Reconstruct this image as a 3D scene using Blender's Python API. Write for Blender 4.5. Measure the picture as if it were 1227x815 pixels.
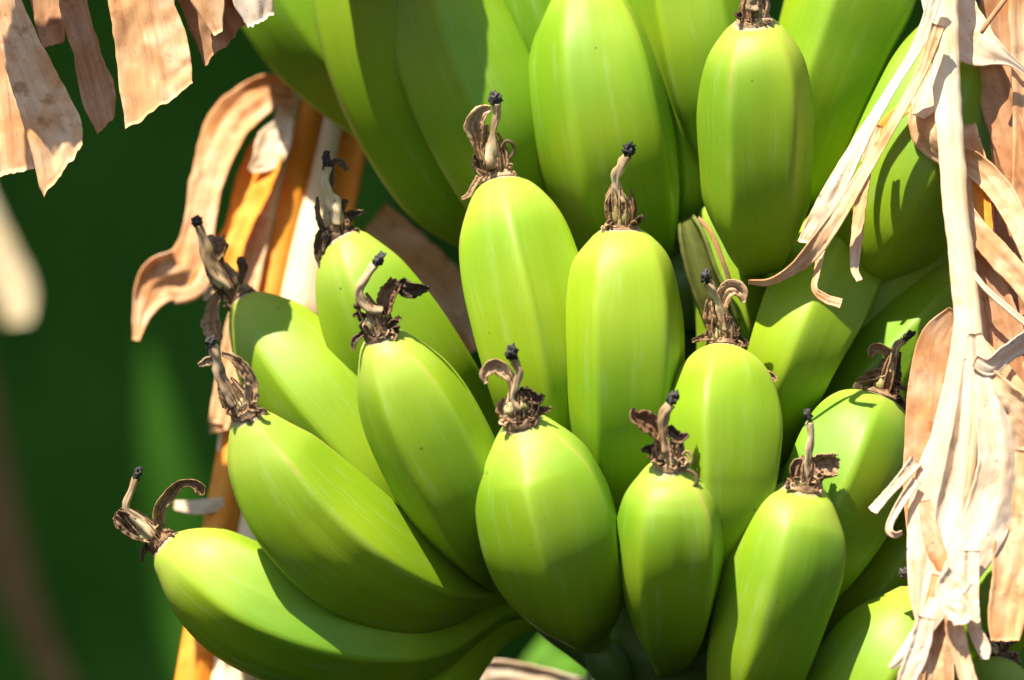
import bpy, bmesh, math, random
from mathutils import Vector, Matrix, noise

# ------------------------------------------------------------------ camera, sky, sun
scene = bpy.context.scene
for o in list(bpy.data.objects):
    bpy.data.objects.remove(o)
COL = scene.collection
S = 0.0003            # metres per photograph pixel in the plane of the front bananas
D = 1.5               # camera distance to that plane
R = math.radians

cam = bpy.data.cameras.new('camera')
camo = bpy.data.objects.new('camera', cam)
COL.objects.link(camo)
camo.location = (0, -D, 0)
camo.rotation_euler = (R(90), 0, 0)
cam.sensor_width = 36
cam.lens = 36 * D / (1227 * S)
cam.clip_start = 0.05
cam.clip_end = 60
cam.dof.use_dof = True
cam.dof.focus_distance = D - 0.02
cam.dof.aperture_fstop = 5.6
scene.camera = camo

SUN = Vector((-0.32, -0.36, 0.88)).normalized()        # towards the sun
world = bpy.data.worlds.new('World')
scene.world = world
world.use_nodes = True
wn = world.node_tree.nodes
sky = wn.new('ShaderNodeTexSky')
sky.sky_type = 'NISHITA'
sky.sun_disc = False
sky.sun_elevation = math.asin(SUN.z)
sky.sun_rotation = math.atan2(SUN.x, SUN.y)
bg = wn['Background']
bg.inputs['Strength'].default_value = 0.075
world.node_tree.links.new(sky.outputs[0], bg.inputs[0])
sl = bpy.data.lights.new('sun', 'SUN')
sl.energy = 5.0
sl.angle = R(0.53)
sl.color = (1.0, 0.92, 0.75)
so = bpy.data.objects.new('sun', sl)
COL.objects.link(so)
so.location = SUN * 3
so.rotation_euler = SUN.to_track_quat('Z', 'Y').to_euler()
scene.view_settings.view_transform = 'Standard'
scene.view_settings.look = 'None'
scene.view_settings.gamma = 1
scene.view_settings.exposure = 1.2

# ------------------------------------------------------------------ helpers
def P(x, y, d=0.0):
    """photograph pixel + distance d (in pixels, towards the camera) -> point in the place"""
    k = (D - d * S) / D
    return Vector(((x - 613.5) * S * k, -d * S, (407.5 - y) * S * k))

def RS(d):
    return S * (D - d * S) / D

def catmull(pts, n):
    """resample a list of equal-length tuples to n samples along the arc"""
    m = len(pts)
    if m == 2:
        dense = [tuple(a + (b - a) * i / 40 for a, b in zip(*pts)) for i in range(41)]
    else:
        dense = []
        ext = [tuple(2 * a - b for a, b in zip(pts[0], pts[1]))] + list(pts) + \
              [tuple(2 * a - b for a, b in zip(pts[-1], pts[-2]))]
        for i in range(1, m):
            p0, p1, p2, p3 = ext[i - 1], ext[i], ext[i + 1], ext[i + 2]
            for k in range(24):
                t = k / 24
                dense.append(tuple(
                    0.5 * (2 * b + (c - a) * t + (2 * a - 5 * b + 4 * c - e) * t * t + (3 * b - a - 3 * c + e) * t ** 3)
                    for a, b, c, e in zip(p0, p1, p2, p3)))
        dense.append(tuple(float(v) for v in pts[-1]))
    L = [0.0]
    for a, b in zip(dense, dense[1:]):
        L.append(L[-1] + math.dist(a[:3], b[:3]))
    out = []
    j = 0
    for i in range(n):
        s = L[-1] * i / (n - 1)
        while j < len(L) - 2 and L[j + 1] < s:
            j += 1
        f = (s - L[j]) / max(1e-12, L[j + 1] - L[j])
        f = min(1, max(0, f))
        out.append(tuple(a + (b - a) * f for a, b in zip(dense[j], dense[j + 1])))
    return out

def smooth(a, b, x):
    t = min(1, max(0, (x - a) / (b - a)))
    return t * t * (3 - 2 * t)

def mesh_obj(name, verts, faces, mat, parent=None, attrs=None, uvs=None, smooth_shade=True):
    me = bpy.data.meshes.new(name)
    me.from_pydata([tuple(v) for v in verts], [], faces)
    me.materials.append(mat)
    if smooth_shade:
        me.polygons.foreach_set('use_smooth', [True] * len(me.polygons))
    if attrs:
        for an, vals in attrs.items():
            a = me.attributes.new(an, 'FLOAT', 'POINT')
            a.data.foreach_set('value', vals)
    me.update()
    o = bpy.data.objects.new(name, me)
    COL.objects.link(o)
    if parent is not None:
        o.parent = parent
        o.matrix_parent_inverse = parent.matrix_basis.inverted()
    return o

def tag(o, label=None, cat=None, group=None, kind=None):
    if label: o['label'] = label
    if cat: o['category'] = cat
    if group: o['group'] = group
    if kind: o['kind'] = kind
    return o

def empty(name, loc):
    o = bpy.data.objects.new(name, None)
    o.empty_display_size = 0.01
    COL.objects.link(o)
    o.location = loc
    return o

def frames(cs):
    """parallel transported frames along a list of points"""
    n = len(cs)
    T = []
    for i in range(n):
        T.append((cs[min(n - 1, i + 1)] - cs[max(0, i - 1)]).normalized())
    ref = Vector((0, -1, 0))
    N = (ref - T[0] * ref.dot(T[0]))
    if N.length < 0.2:
        N = Vector((0, 0, 1)) - T[0] * T[0].z
    N.normalize()
    out = []
    for i in range(n):
        N = N - T[i] * N.dot(T[i])
        N.normalize()
        out.append((T[i], N.copy(), T[i].cross(N)))
    return out

# ------------------------------------------------------------------ materials
def new_mat(name):
    m = bpy.data.materials.new(name)
    m.use_nodes = True
    nt = m.node_tree
    return m, nt, nt.nodes['Principled BSDF']

def N_(nt, t, **kw):
    n = nt.nodes.new(t)
    for k, v in kw.items():
        if k in ('operation', 'blend_type', 'data_type', 'attribute_name', 'noise_dimensions', 'feature', 'interpolation_type', 'clamp'):
            setattr(n, k, v)
        else:
            n.inputs[k].default_value = v
    return n

def val(nt, a):
    return a

def mth(nt, op, a, b=None, c=None, clamp=False):
    n = nt.nodes.new('ShaderNodeMath')
    n.operation = op
    n.use_clamp = clamp
    for i, v in enumerate((a, b, c)):
        if v is None: continue
        if isinstance(v, (int, float)):
            n.inputs[i].default_value = v
        else:
            nt.links.new(v, n.inputs[i])
    return n.outputs[0]

def mixc(nt, f, a, b, blend='MIX'):
    n = nt.nodes.new('ShaderNodeMix')
    n.data_type = 'RGBA'
    n.blend_type = blend
    for idx, v in ((0, f), (6, a), (7, b)):
        if isinstance(v, (int, float)):
            n.inputs[idx].default_value = v
        elif isinstance(v, tuple):
            n.inputs[idx].default_value = (*v, 1)
        else:
            nt.links.new(v, n.inputs[idx])
    return n.outputs[2]

def sstep(nt, x, a, b):
    n = nt.nodes.new('ShaderNodeMapRange')
    n.interpolation_type = 'SMOOTHSTEP'
    n.inputs[1].default_value = a
    n.inputs[2].default_value = b
    nt.links.new(x, n.inputs[0])
    return n.outputs[0]

def attr(nt, name):
    n = nt.nodes.new('ShaderNodeAttribute')
    n.attribute_name = name
    return n.outputs['Fac']

def noise_tex(nt, vec, scale, detail=3, rough=0.5):
    n = nt.nodes.new('ShaderNodeTexNoise')
    n.inputs['Scale'].default_value = scale
    n.inputs['Detail'].default_value = detail
    n.inputs['Roughness'].default_value = rough
    if vec is not None:
        nt.links.new(vec, n.inputs['Vector'])
    return n.outputs['Fac']

def combine(nt, a, b, c):
    n = nt.nodes.new('ShaderNodeCombineXYZ')
    for i, v in enumerate((a, b, c)):
        if isinstance(v, (int, float)):
            n.inputs[i].default_value = v
        else:
            nt.links.new(v, n.inputs[i])
    return n.outputs[0]

def bump(nt, bsdf, h, strength, dist):
    n = nt.nodes.new('ShaderNodeBump')
    n.inputs['Strength'].default_value = strength
    n.inputs['Distance'].default_value = dist
    nt.links.new(h, n.inputs['Height'])
    nt.links.new(n.outputs[0], bsdf.inputs['Normal'])

def peel_material(name, green, yellow, deep):
    m, nt, b = new_mat(name)
    along, ang, ridge = attr(nt, 'along'), attr(nt, 'around'), attr(nt, 'ridge')
    geo = nt.nodes.new('ShaderNodeNewGeometry')
    pos = geo.outputs['Position']
    oi = nt.nodes.new('ShaderNodeObjectInfo')
    seed = mth(nt, 'MULTIPLY', oi.outputs['Random'], 37.0)
    big = noise_tex(nt, pos, 17, 2, 0.5)
    ca = mth(nt, 'COSINE', ang)
    sa = mth(nt, 'SINE', ang)
    stre = noise_tex(nt, combine(nt, mth(nt, 'MULTIPLY_ADD', ca, 9.0, seed), mth(nt, 'MULTIPLY', sa, 9.0), mth(nt, 'MULTIPLY', along, 1.3)), 1.6, 5, 0.6)
    fine = noise_tex(nt, pos, 900, 2, 0.5)
    c = mixc(nt, sstep(nt, big, 0.3, 0.72), green, yellow)
    c = mixc(nt, mth(nt, 'MULTIPLY', sstep(nt, oi.outputs['Random'], 0.0, 1.0), 0.45), c, yellow)
    c = mixc(nt, mth(nt, 'MULTIPLY', sstep(nt, stre, 0.40, 0.70), 0.08), c, deep)
    # paler, yellower line along each ridge
    c = mixc(nt, mth(nt, 'MULTIPLY', sstep(nt, ridge, 0.6, 1.0), 0.06), c, (0.42, 0.47, 0.07))
    # deeper green neck, pale waxy bloom
    c = mixc(nt, mth(nt, 'MULTIPLY', sstep(nt, along, 0.72, 1.0), 0.5), c, deep)
    bl = noise_tex(nt, combine(nt, mth(nt, 'MULTIPLY_ADD', ca, 3.0, seed), mth(nt, 'MULTIPLY', sa, 3.0), mth(nt, 'MULTIPLY', along, 3.0)), 1.7, 6, 0.65)
    bloom = mth(nt, 'MULTIPLY', sstep(nt, bl, 0.52, 0.75), 0.16)
    c = mixc(nt, bloom, c, (0.42, 0.52, 0.30))
    # brown dried ridge near the flower end
    rn = noise_tex(nt, pos, 160, 4, 0.6)
    tipm = mth(nt, 'SUBTRACT', 1.0, sstep(nt, mth(nt, 'MULTIPLY_ADD', rn, 0.12, along), 0.10, 0.30))
    rm = mth(nt, 'MULTIPLY', mth(nt, 'MULTIPLY', tipm, sstep(nt, ridge, 0.78, 0.98)), sstep(nt, noise_tex(nt, pos, 45, 1, 0.5), 0.46, 0.58))
    c = mixc(nt, mth(nt, 'MULTIPLY', rm, 0.6), c, (0.40, 0.22, 0.09))
    # pale yellow halo then corky collar right at the tip
    hal = mth(nt, 'SUBTRACT', 1.0, sstep(nt, along, 0.02, 0.16))
    c = mixc(nt, mth(nt, 'MULTIPLY', hal, 0.45), c, (0.46, 0.50, 0.09))
    col = mth(nt, 'SUBTRACT', 1.0, sstep(nt, mth(nt, 'MULTIPLY_ADD', mth(nt, 'SUBTRACT', rn, 0.5), 0.018, along), 0.005, 0.016))
    c = mixc(nt, col, c, mixc(nt, sstep(nt, fine, 0.35, 0.7), (0.50, 0.38, 0.26), (0.24, 0.14, 0.08)))
    # tiny dark specks and rub marks
    v = nt.nodes.new('ShaderNodeTexVoronoi')
    v.inputs['Scale'].default_value = 130
    nt.links.new(pos, v.inputs['Vector'])
    spk = mth(nt, 'LESS_THAN', v.outputs['Distance'], 0.075)
    sep = nt.nodes.new('ShaderNodeSeparateColor')
    nt.links.new(v.outputs['Color'], sep.inputs[0])
    spk = mth(nt, 'MULTIPLY', spk, mth(nt, 'GREATER_THAN', sep.outputs[0], 0.90))
    c = mixc(nt, mth(nt, 'MULTIPLY', spk, 0.7), c, (0.07, 0.06, 0.02))
    sc = noise_tex(nt, combine(nt, mth(nt, 'MULTIPLY_ADD', ca, 14.0, seed), mth(nt, 'MULTIPLY', sa, 14.0), mth(nt, 'MULTIPLY', along, 5.0)), 2.0, 4, 0.7)
    scm = mth(nt, 'MULTIPLY', sstep(nt, sc, 0.725, 0.755), 0.5)
    c = mixc(nt, scm, c, (0.22, 0.17, 0.07))
    nt.links.new(c, b.inputs['Base Color'])
    rgh = mth(nt, 'MULTIPLY_ADD', bl, 0.30, 0.36)
    nt.links.new(rgh, b.inputs['Roughness'])
    b.inputs['Specular IOR Level'].default_value = 0.36
    b.inputs['Subsurface Weight'].default_value = 0.30
    b.inputs['Subsurface Radius'].default_value = (0.55, 1.0, 0.12)
    b.inputs['Subsurface Scale'].default_value = 0.005
    bump(nt, b, mth(nt, 'ADD', mth(nt, 'MULTIPLY', stre, 1.0), mth(nt, 'MULTIPLY', fine, 0.12)), 0.05, 0.0012)
    return m

PEEL = peel_material('banana_peel', (0.130, 0.285, 0.007), (0.262, 0.372, 0.008), (0.060, 0.190, 0.009))
PEEL_OLIVE = peel_material('olive_peel', (0.10, 0.13, 0.02), (0.20, 0.20, 0.03), (0.06, 0.06, 0.02))

def dry_material(name, base, dark, pale, translucency=0.35, spots=True):
    m, nt, b = new_mat(name)
    u, v = attr(nt, 'along'), attr(nt, 'across')
    geo = nt.nodes.new('ShaderNodeNewGeometry')
    pos = geo.outputs['Position']
    oi = nt.nodes.new('ShaderNodeObjectInfo')
    seed = mth(nt, 'MULTIPLY', oi.outputs['Random'], 51.0)
    veins = noise_tex(nt, combine(nt, mth(nt, 'MULTIPLY', v, 1.0), mth(nt, 'MULTIPLY', u, 0.02), seed), 900, 3, 0.6)
    vein2 = noise_tex(nt, combine(nt, mth(nt, 'MULTIPLY', v, 1.0), mth(nt, 'MULTIPLY', u, 0.05), seed), 260, 3, 0.6)
    blot = noise_tex(nt, pos, 55, 5, 0.62)
    c = mixc(nt, sstep(nt, blot, 0.38, 0.66), base, pale)
    c = mixc(nt, mth(nt, 'MULTIPLY', sstep(nt, vein2, 0.45, 0.75), 0.5), c, dark)
    c = mixc(nt, mth(nt, 'MULTIPLY', sstep(nt, veins, 0.5, 0.75), 0.28), c, dark)
    bl2 = noise_tex(nt, pos, 120, 4, 0.6)
    c = mixc(nt, mth(nt, 'MULTIPLY', sstep(nt, bl2, 0.56, 0.72), 0.7), c, dark)
    if spots:
        sp = noise_tex(nt, pos, 520, 2, 0.5)
        c = mixc(nt, mth(nt, 'MULTIPLY', sstep(nt, sp, 0.70, 0.76), 0.6), c, (0.10, 0.05, 0.03))
    nt.links.new(c, b.inputs['Base Color'])
    b.inputs['Roughness'].default_value = 0.62
    b.inputs['Specular IOR Level'].default_value = 0.3
    bump(nt, b, mth(nt, 'ADD', mth(nt, 'MULTIPLY', vein2, 0.8), mth(nt, 'MULTIPLY', veins, 0.3)), 0.45, 0.0009)
    if translucency:
        tr = nt.nodes.new('ShaderNodeBsdfTranslucent')
        tc = mixc(nt, 0.45, c, (0.95, 0.55, 0.22), 'MULTIPLY')
        nt.links.new(tc, tr.inputs['Color'])
        mx = nt.nodes.new('ShaderNodeMixShader')
        mx.inputs[0].default_value = translucency
        nt.links.new(b.outputs[0], mx.inputs[1])
        nt.links.new(tr.outputs[0], mx.inputs[2])
        nt.links.new(mx.outputs[0], nt.nodes['Material Output'].inputs['Surface'])
    return m

DRY = dry_material('dry_leaf_tan', (0.72, 0.38, 0.17), (0.42, 0.16, 0.05), (0.88, 0.62, 0.39), 0.18)
DRY_PALE = dry_material('dry_leaf_pale', (0.80, 0.59, 0.41), (0.60, 0.34, 0.17), (0.88, 0.73, 0.57), 0.16)
DRY_BROWN = dry_material('dry_leaf_brown', (0.55, 0.25, 0.11), (0.28, 0.11, 0.04), (0.68, 0.41, 0.23), 0.3)
DRY_ORANGE = dry_material('dry_leaf_orange', (0.92, 0.36, 0.03), (0.75, 0.24, 0.02), (0.95, 0.46, 0.07), 0.3, False)
DRY_CREAM = dry_material('dry_leaf_cream', (0.90, 0.72, 0.44), (0.80, 0.52, 0.22), (0.93, 0.83, 0.60), 0.2, False)
DRY_PEACH = dry_material('dry_leaf_peach', (0.76, 0.36, 0.15), (0.50, 0.16, 0.05), (0.86, 0.56, 0.35), 0.25)
TEPAL = dry_material('withered_tepal', (0.17, 0.085, 0.038), (0.03, 0.014, 0.007), (0.42, 0.26, 0.14), 0.0)
TEPAL_PALE = dry_material('withered_tepal_pale', (0.34, 0.20, 0.10), (0.06, 0.03, 0.013), (0.58, 0.40, 0.24), 0.0)
TEPAL_DARK = dry_material('withered_tepal_dark', (0.065, 0.036, 0.018), (0.015, 0.009, 0.006), (0.17, 0.10, 0.055), 0.0)
STYLE = dry_material('withered_style', (0.32, 0.20, 0.10), (0.055, 0.028, 0.013), (0.64, 0.49, 0.31), 0.0)
BULB = dry_material('flower_bulb', (0.34, 0.29, 0.11), (0.09, 0.06, 0.03), (0.55, 0.48, 0.25), 0.0)
DRY_DIM = dry_material('dead_stalk_dim', (0.20, 0.12, 0.03), (0.12, 0.07, 0.02), (0.28, 0.17, 0.05), 0.1, False)  # brown darkened to carry the shade on the far stalk
STIGMA = dry_material('blackened_stigma', (0.020, 0.018, 0.018), (0.006, 0.005, 0.005), (0.07, 0.06, 0.06), 0.0)

def leaf_material(name, a, c_, dark, trans=0.3):
    m, nt, b = new_mat(name)
    u, v = attr(nt, 'along'), attr(nt, 'across')
    geo = nt.nodes.new('ShaderNodeNewGeometry')
    blot = noise_tex(nt, geo.outputs['Position'], 6, 4, 0.6)
    w = noise_tex(nt, combine(nt, mth(nt, 'MULTIPLY', v, 0.3), u, 0.0), 220, 2, 0.5)
    c = mixc(nt, sstep(nt, blot, 0.35, 0.68), a, c_)
    c = mixc(nt, mth(nt, 'MULTIPLY', sstep(nt, w, 0.4, 0.7), 0.35), c, dark)
    nt.links.new(c, b.inputs['Base Color'])
    b.inputs['Roughness'].default_value = 0.6
    b.inputs['Specular IOR Level'].default_value = 0.12
    tr = nt.nodes.new('ShaderNodeBsdfTranslucent')
    nt.links.new(c, tr.inputs['Color'])
    mx = nt.nodes.new('ShaderNodeMixShader')
    mx.inputs[0].default_value = trans
    nt.links.new(b.outputs[0], mx.inputs[1])
    nt.links.new(tr.outputs[0], mx.inputs[2])
    nt.links.new(mx.outputs[0], nt.nodes['Material Output'].inputs['Surface'])
    return m

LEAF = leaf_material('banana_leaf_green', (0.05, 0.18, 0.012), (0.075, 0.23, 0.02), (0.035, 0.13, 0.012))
LEAF_BRIGHT = leaf_material('banana_leaf_sunlit_tint', (0.10, 0.26, 0.02), (0.16, 0.33, 0.03), (0.08, 0.2, 0.02), 0.4)  # lighter copy of the leaf green, sunlight put into the colour
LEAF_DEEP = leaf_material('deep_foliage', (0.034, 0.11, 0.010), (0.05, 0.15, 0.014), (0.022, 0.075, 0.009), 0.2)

def stalk_material():
    m, nt, b = new_mat('bunch_stalk_green')
    geo = nt.nodes.new('ShaderNodeNewGeometry')
    n1 = noise_tex(nt, geo.outputs['Position'], 60, 5, 0.6)
    c = mixc(nt, sstep(nt, n1, 0.35, 0.7), (0.06, 0.13, 0.02), (0.11, 0.16, 0.04))
    nt.links.new(c, b.inputs['Base Color'])
    b.inputs['Roughness'].default_value = 0.55
    bump(nt, b, n1, 0.3, 0.002)
    return m
STALK = stalk_material()

# ------------------------------------------------------------------ shape builders
def tube(name, pts, mat, parent=None, seg=10, n=24, flute=0.0, lobes=5, twist=0.0, jag=0.0, seed=0, cap=True):
    """pts: (x, y, r, d) in photograph pixels"""
    sm = catmull([(p[0], p[1], p[3], p[2]) for p in pts], n)
    cs = [P(a[0], a[1], a[2]) for a in sm]
    fr = frames(cs)
    V, F, al, ac = [], [], [], []
    for i, (a, c, f) in enumerate(zip(sm, cs, fr)):
        T, N, B = f
        r = max(0.3, a[3]) * RS(a[2])
        for j in range(seg):
            th = 2 * math.pi * j / seg
            rr = r * (1 + flute * math.cos(lobes * (th + twist * i / n)))
            if jag:
                q = Vector((math.cos(th) * 1.3, math.sin(th) * 1.3, i / n * 5.0)) + Vector((seed * 3.7, seed, 0))
                rr *= 1 + jag * noise.noise(q)
            V.append(c + N * (math.cos(th) * rr) + B * (math.sin(th) * rr))
            al.append(i / n * 0.03)
            ac.append(j / seg * 0.02)
    for i in range(n - 1):
        for j in range(seg):
            k = (j + 1) % seg
            F.append((i * seg + j, i * seg + k, (i + 1) * seg + k, (i + 1) * seg + j))
    if cap:
        F.append(tuple(reversed(range(seg))))
        F.append(tuple(range((n - 1) * seg, n * seg)))
    return mesh_obj(name, V, F, mat, parent, {'along': al, 'across': ac})

LEAN, LEAN_Y = 0.0, 0.0
def ribbon(name, pts, mat, parent=None, nu=40, nv=12, fold=0.12, nf=2.0, crumple=0.05, cup=0.0, ragged=0.05,
           skew=0.0, thick=1.3, seed=0, roll=0.0, crease=0.3, lean=None):
    """a dry leaf strip: pts (x, y, width, d[, twist degrees]) in photograph pixels; real thickness"""
    pts = [tuple(p) + (0.0,) * (5 - len(p)) for p in pts]
    if lean is None:
        lean = LEAN
    pts = [(x, y, w, d + lean * (y - LEAN_Y), a) for x, y, w, d, a in pts]
    sm = catmull([(p[0], p[1], p[3], p[2], p[4]) for p in pts], nu)
    cs = [P(a[0], a[1], a[2]) for a in sm]
    L = sum((b - a).length for a, b in zip(cs, cs[1:]))
    V, al, ac = [], [], []
    uf = min(6.0, max(2.0, L / (1.5 * RS(0) * sum(a[3] for a in sm) / nu)))
    so_ = Vector((seed * 7.31, seed * 3.17, seed * 1.93))
    top, bot = [], []
    nrm = []
    grid = []
    for i, (a, c) in enumerate(zip(sm, cs)):
        T = (cs[min(nu - 1, i + 1)] - cs[max(0, i - 1)]).normalized()
        N = Vector((0, -1, 0.0))
        N = N - T * N.dot(T)
        if N.length < 1e-3:
            N = Vector((0, -1, 1))
        N.normalize()
        N.rotate(Matrix.Rotation(R(a[4]), 3, T))
        B = T.cross(N)
        u = i / (nu - 1)
        w = max(0.6, a[3]) * RS(a[2])
        row = []
        for j in range(nv + 1):
            v = -1 + 2 * j / nv
            q = Vector((u * uf, v * 0.7, 0)) + so_
            ph = v * nf + 0.8 * noise.noise(Vector((u * 1.7, 0.3, 0)) + so_)
            tri = abs((ph * 0.5) % 1.0 - 0.5) * 2 - 0.5
            fo = fold * tri
            cr = crumple * (noise.noise(q * 3.1) + 0.5 * noise.noise(q * 7.3) + crease * (1.5 * (0.4 - 2.0 * abs(noise.noise(q * 1.9 + Vector((3, 1, 7))))) + 0.7 * (0.3 - 2.0 * abs(noise.noise(q * 4.3)))))
            cu = cup * (v * v - 0.4)
            ew = 1 + ragged * (noise.noise(Vector((u * 14, 3 * (v > 0), 1)) + so_) + 0.7 * noise.noise(Vector((u * 41, 5 * (v > 0), 2)) + so_)) * abs(v)
            if roll:
                an = v * roll
                lx, lz = math.sin(an) / roll, (1 - math.cos(an)) / roll
            else:
                lx, lz = v, 0
            endk = smooth(0.75, 1.0, u)
            off = T * (w * 0.5 * (skew * v * endk + ragged * 2.2 * endk * noise.noise(Vector((v * 4.5, 9, 0)) + so_)))
            row.append(c + B * (lx * w * 0.5 * ew) + N * (w * (fo + cr + cu + 0.5 * lz)) + off)
            al.append(u * L)
            ac.append(v * 0.5 * w)
        grid.append(row)
    m1 = nv + 1
    h = thick * S * 0.5
    nvt = nu * m1
    norms = []
    for i in range(nu):
        for j in range(m1):
            du = grid[min(nu - 1, i + 1)][j] - grid[max(0, i - 1)][j]
            dv = grid[i][min(nv, j + 1)] - grid[i][max(0, j - 1)]
            n_ = du.cross(dv)
            norms.append(n_.normalized() if n_.length > 1e-12 else Vector((0, -1, 0)))
    flat = [p for r_ in grid for p in r_]
    V = [p + n_ * h for p, n_ in zip(flat, norms)] + [p - n_ * h for p, n_ in zip(flat, norms)]
    F = []
    for i in range(nu - 1):
        for j in range(nv):
            a0, b0, c0, d0 = i * m1 + j, i * m1 + j + 1, (i + 1) * m1 + j + 1, (i + 1) * m1 + j
            F.append((a0, d0, c0, b0))
            F.append((nvt + a0, nvt + b0, nvt + c0, nvt + d0))
    for i in range(nu - 1):
        for j, flip in ((0, False), (nv, True)):
            a0, d0 = i * m1 + j, (i + 1) * m1 + j
            F.append((a0, nvt + a0, nvt + d0, d0) if not flip else (a0, d0, nvt + d0, nvt + a0))
    for j in range(nv):
        for i, flip in ((0, True), (nu - 1, False)):
            a0, b0 = i * m1 + j, i * m1 + j + 1
            F.append((a0, nvt + a0, nvt + b0, b0) if flip else (a0, b0, nvt + b0, nvt + a0))
    return mesh_obj(name, V, F, mat, parent, {'along': al + al, 'across': ac + ac})

def blob(name, x, y, d, rx, ry, rd, mat, parent=None, jag=0.25, seed=0, rot=0.0, nu=12, nv=9, freq=1.6):
    """small lumpy body (stigma, bulb)"""
    V, F, al, ac = [], [], [], []
    k = RS(d)
    c = P(x, y, d)
    ca, sa = math.cos(R(rot)), math.sin(R(rot))
    for i in range(nv + 1):
        ph = math.pi * i / nv
        for j in range(nu):
            th = 2 * math.pi * j / nu
            dx, dy, dz = math.sin(ph) * math.cos(th), -math.cos(ph), math.sin(ph) * math.sin(th)
            q = 1 + jag * noise.noise(Vector((dx, dy, dz)) * freq + Vector((seed * 5.1, seed * 2.2, 0)))
            ex, ey = dx * rx * q, dy * ry * q
            V.append(c + Vector(((ex * ca - ey * sa) * k, -dz * rd * q * k, -(ex * sa + ey * ca) * k)))
            al.append(i / nv * 0.004); ac.append(j / nu * 0.006)
    for i in range(nv):
        for j in range(nu):
            kk = (j + 1) % nu
            F.append((i * nu + j, (i + 1) * nu + j, (i + 1) * nu + kk, i * nu + kk))
    return mesh_obj(name, V, F, mat, parent, {'along': al, 'across': ac})

def peel(stations, parent, rot=0.0, ridges=5, amp=0.05, mat=None, seg=80, n=96, seed=0):
    """stations from flower end to neck: (x, y, r, d)"""
    sm = catmull([(p[0], p[1], p[3], p[2]) for p in stations], n)
    cs = [P(a[0], a[1], a[2]) for a in sm]
    fr = frames(cs)
    V, F, al, ar, rd = [], [], [], [], []
    for i, (a, c, f) in enumerate(zip(sm, cs, fr)):
        T, N, B = f
        r = max(6, a[3]) * RS(a[2])
        u = i / (n - 1)
        fade = smooth(0.0, 0.24, u) * 0.85 + 0.15
        body = 1 - 0.6 * smooth(0.75, 1.0, u)
        for j in range(seg):
            th = 2 * math.pi * j / seg
            ph = ridges * (th - R(rot)) / 2 + 0.35 * math.sin(th + seed)
            pk = 1 - abs(math.sin(ph))                    # sharp crest at 1
            pk2 = pk * pk * (3 - 2 * pk)
            ar_w = 0.95 + 0.4 * noise.noise(Vector((math.floor(ph / math.pi + 0.5) * 3.3, seed * 2.1, u * 1.5)))
            wob = 0.012 * noise.noise(Vector((math.cos(th) * 1.2, math.sin(th) * 1.2, u * 3 + seed * 4)))
            a_ = (ph / math.pi - math.floor(ph / math.pi)) * 2 * math.pi / ridges - math.pi / ridges
            poly = math.cos(math.pi / ridges) / math.cos(a_) - 0.5 - 0.5 * math.cos(math.pi / ridges)
            rr = r * (1 - 0.30 * amp + fade * ar_w * (0.52 * poly * body + amp * (0.45 * pk + 0.2 * pk2)) + wob)
            V.append(c + N * (math.cos(th) * rr) + B * (math.sin(th) * rr))
            al.append(u); ar.append(th); rd.append(pk)
    for i in range(n - 1):
        for j in range(seg):
            k = (j + 1) % seg
            F.append((i * seg + j, i * seg + k, (i + 1) * seg + k, (i + 1) * seg + j))
    # rounded flower end and neck end
    V.append(cs[0] - fr[0][0] * (2 * S)); al.append(0); ar.append(0); rd.append(0)
    V.append(cs[-1]); al.append(1); ar.append(0); rd.append(0)
    a0, a1 = len(V) - 2, len(V) - 1
    for j in range(seg):
        k = (j + 1) % seg
        F.append((a0, k, j))
        F.append((a1, (n - 1) * seg + j, (n - 1) * seg + k))
    o = mesh_obj('peel', V, F, mat or PEEL, parent, {'along': al, 'around': ar, 'ridge': rd})
    return o, cs[0], fr[0], sm[0]

def flower_cup(c, fr, r, d, parent, mat, seed):
    """ragged dried collar left by the flower round the tip"""
    T, N, B = fr
    seg, rings = 36, 6
    V, F, al, ac = [], [], [], []
    k = RS(d)
    for i in range(rings):
        u = i / (rings - 1)
        for j in range(seg):
            th = 2 * math.pi * j / seg
            q = Vector((math.cos(th) * 1.6, math.sin(th) * 1.6, seed * 3.3))
            hgt = (4 + 9 * max(0, noise.noise(q * 1.7) + 0.35)) * k
            rr = r * k * (0.98 - 0.12 * u + 0.22 * u * noise.noise(q * 2.3 + Vector((0, 0, u * 2))))
            V.append(c - T * (hgt * u - 1.5 * k) + N * (math.cos(th) * rr) + B * (math.sin(th) * rr))
            al.append(u * 0.004); ac.append(j / seg * 0.03)
    for i in range(rings - 1):
        for j in range(seg):
            kk = (j + 1) % seg
            F.append((i * seg + j, (i + 1) * seg + j, (i + 1) * seg + kk, i * seg + kk))
    n0 = len(V)
    # inner floor of the cup
    for j in range(seg):
        th = 2 * math.pi * j / seg
        V.append(c - T * (2.5 * k) + N * (math.cos(th) * r * k * 0.72) + B * (math.sin(th) * r * k * 0.72))
        al.append(0.004); ac.append(j / seg * 0.03)
    for j in range(seg):
        kk = (j + 1) % seg
        F.append(((rings - 1) * seg + j, n0 + j, n0 + kk, (rings - 1) * seg + kk))
    F.append(tuple(n0 + j for j in range(seg)))
    return mesh_obj('dried_flower', V, F, mat, parent, {'along': al, 'across': ac})

MATS = {'t': TEPAL, 'p': TEPAL_PALE, 'k': TEPAL_DARK}
BANANA_N = 0

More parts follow.
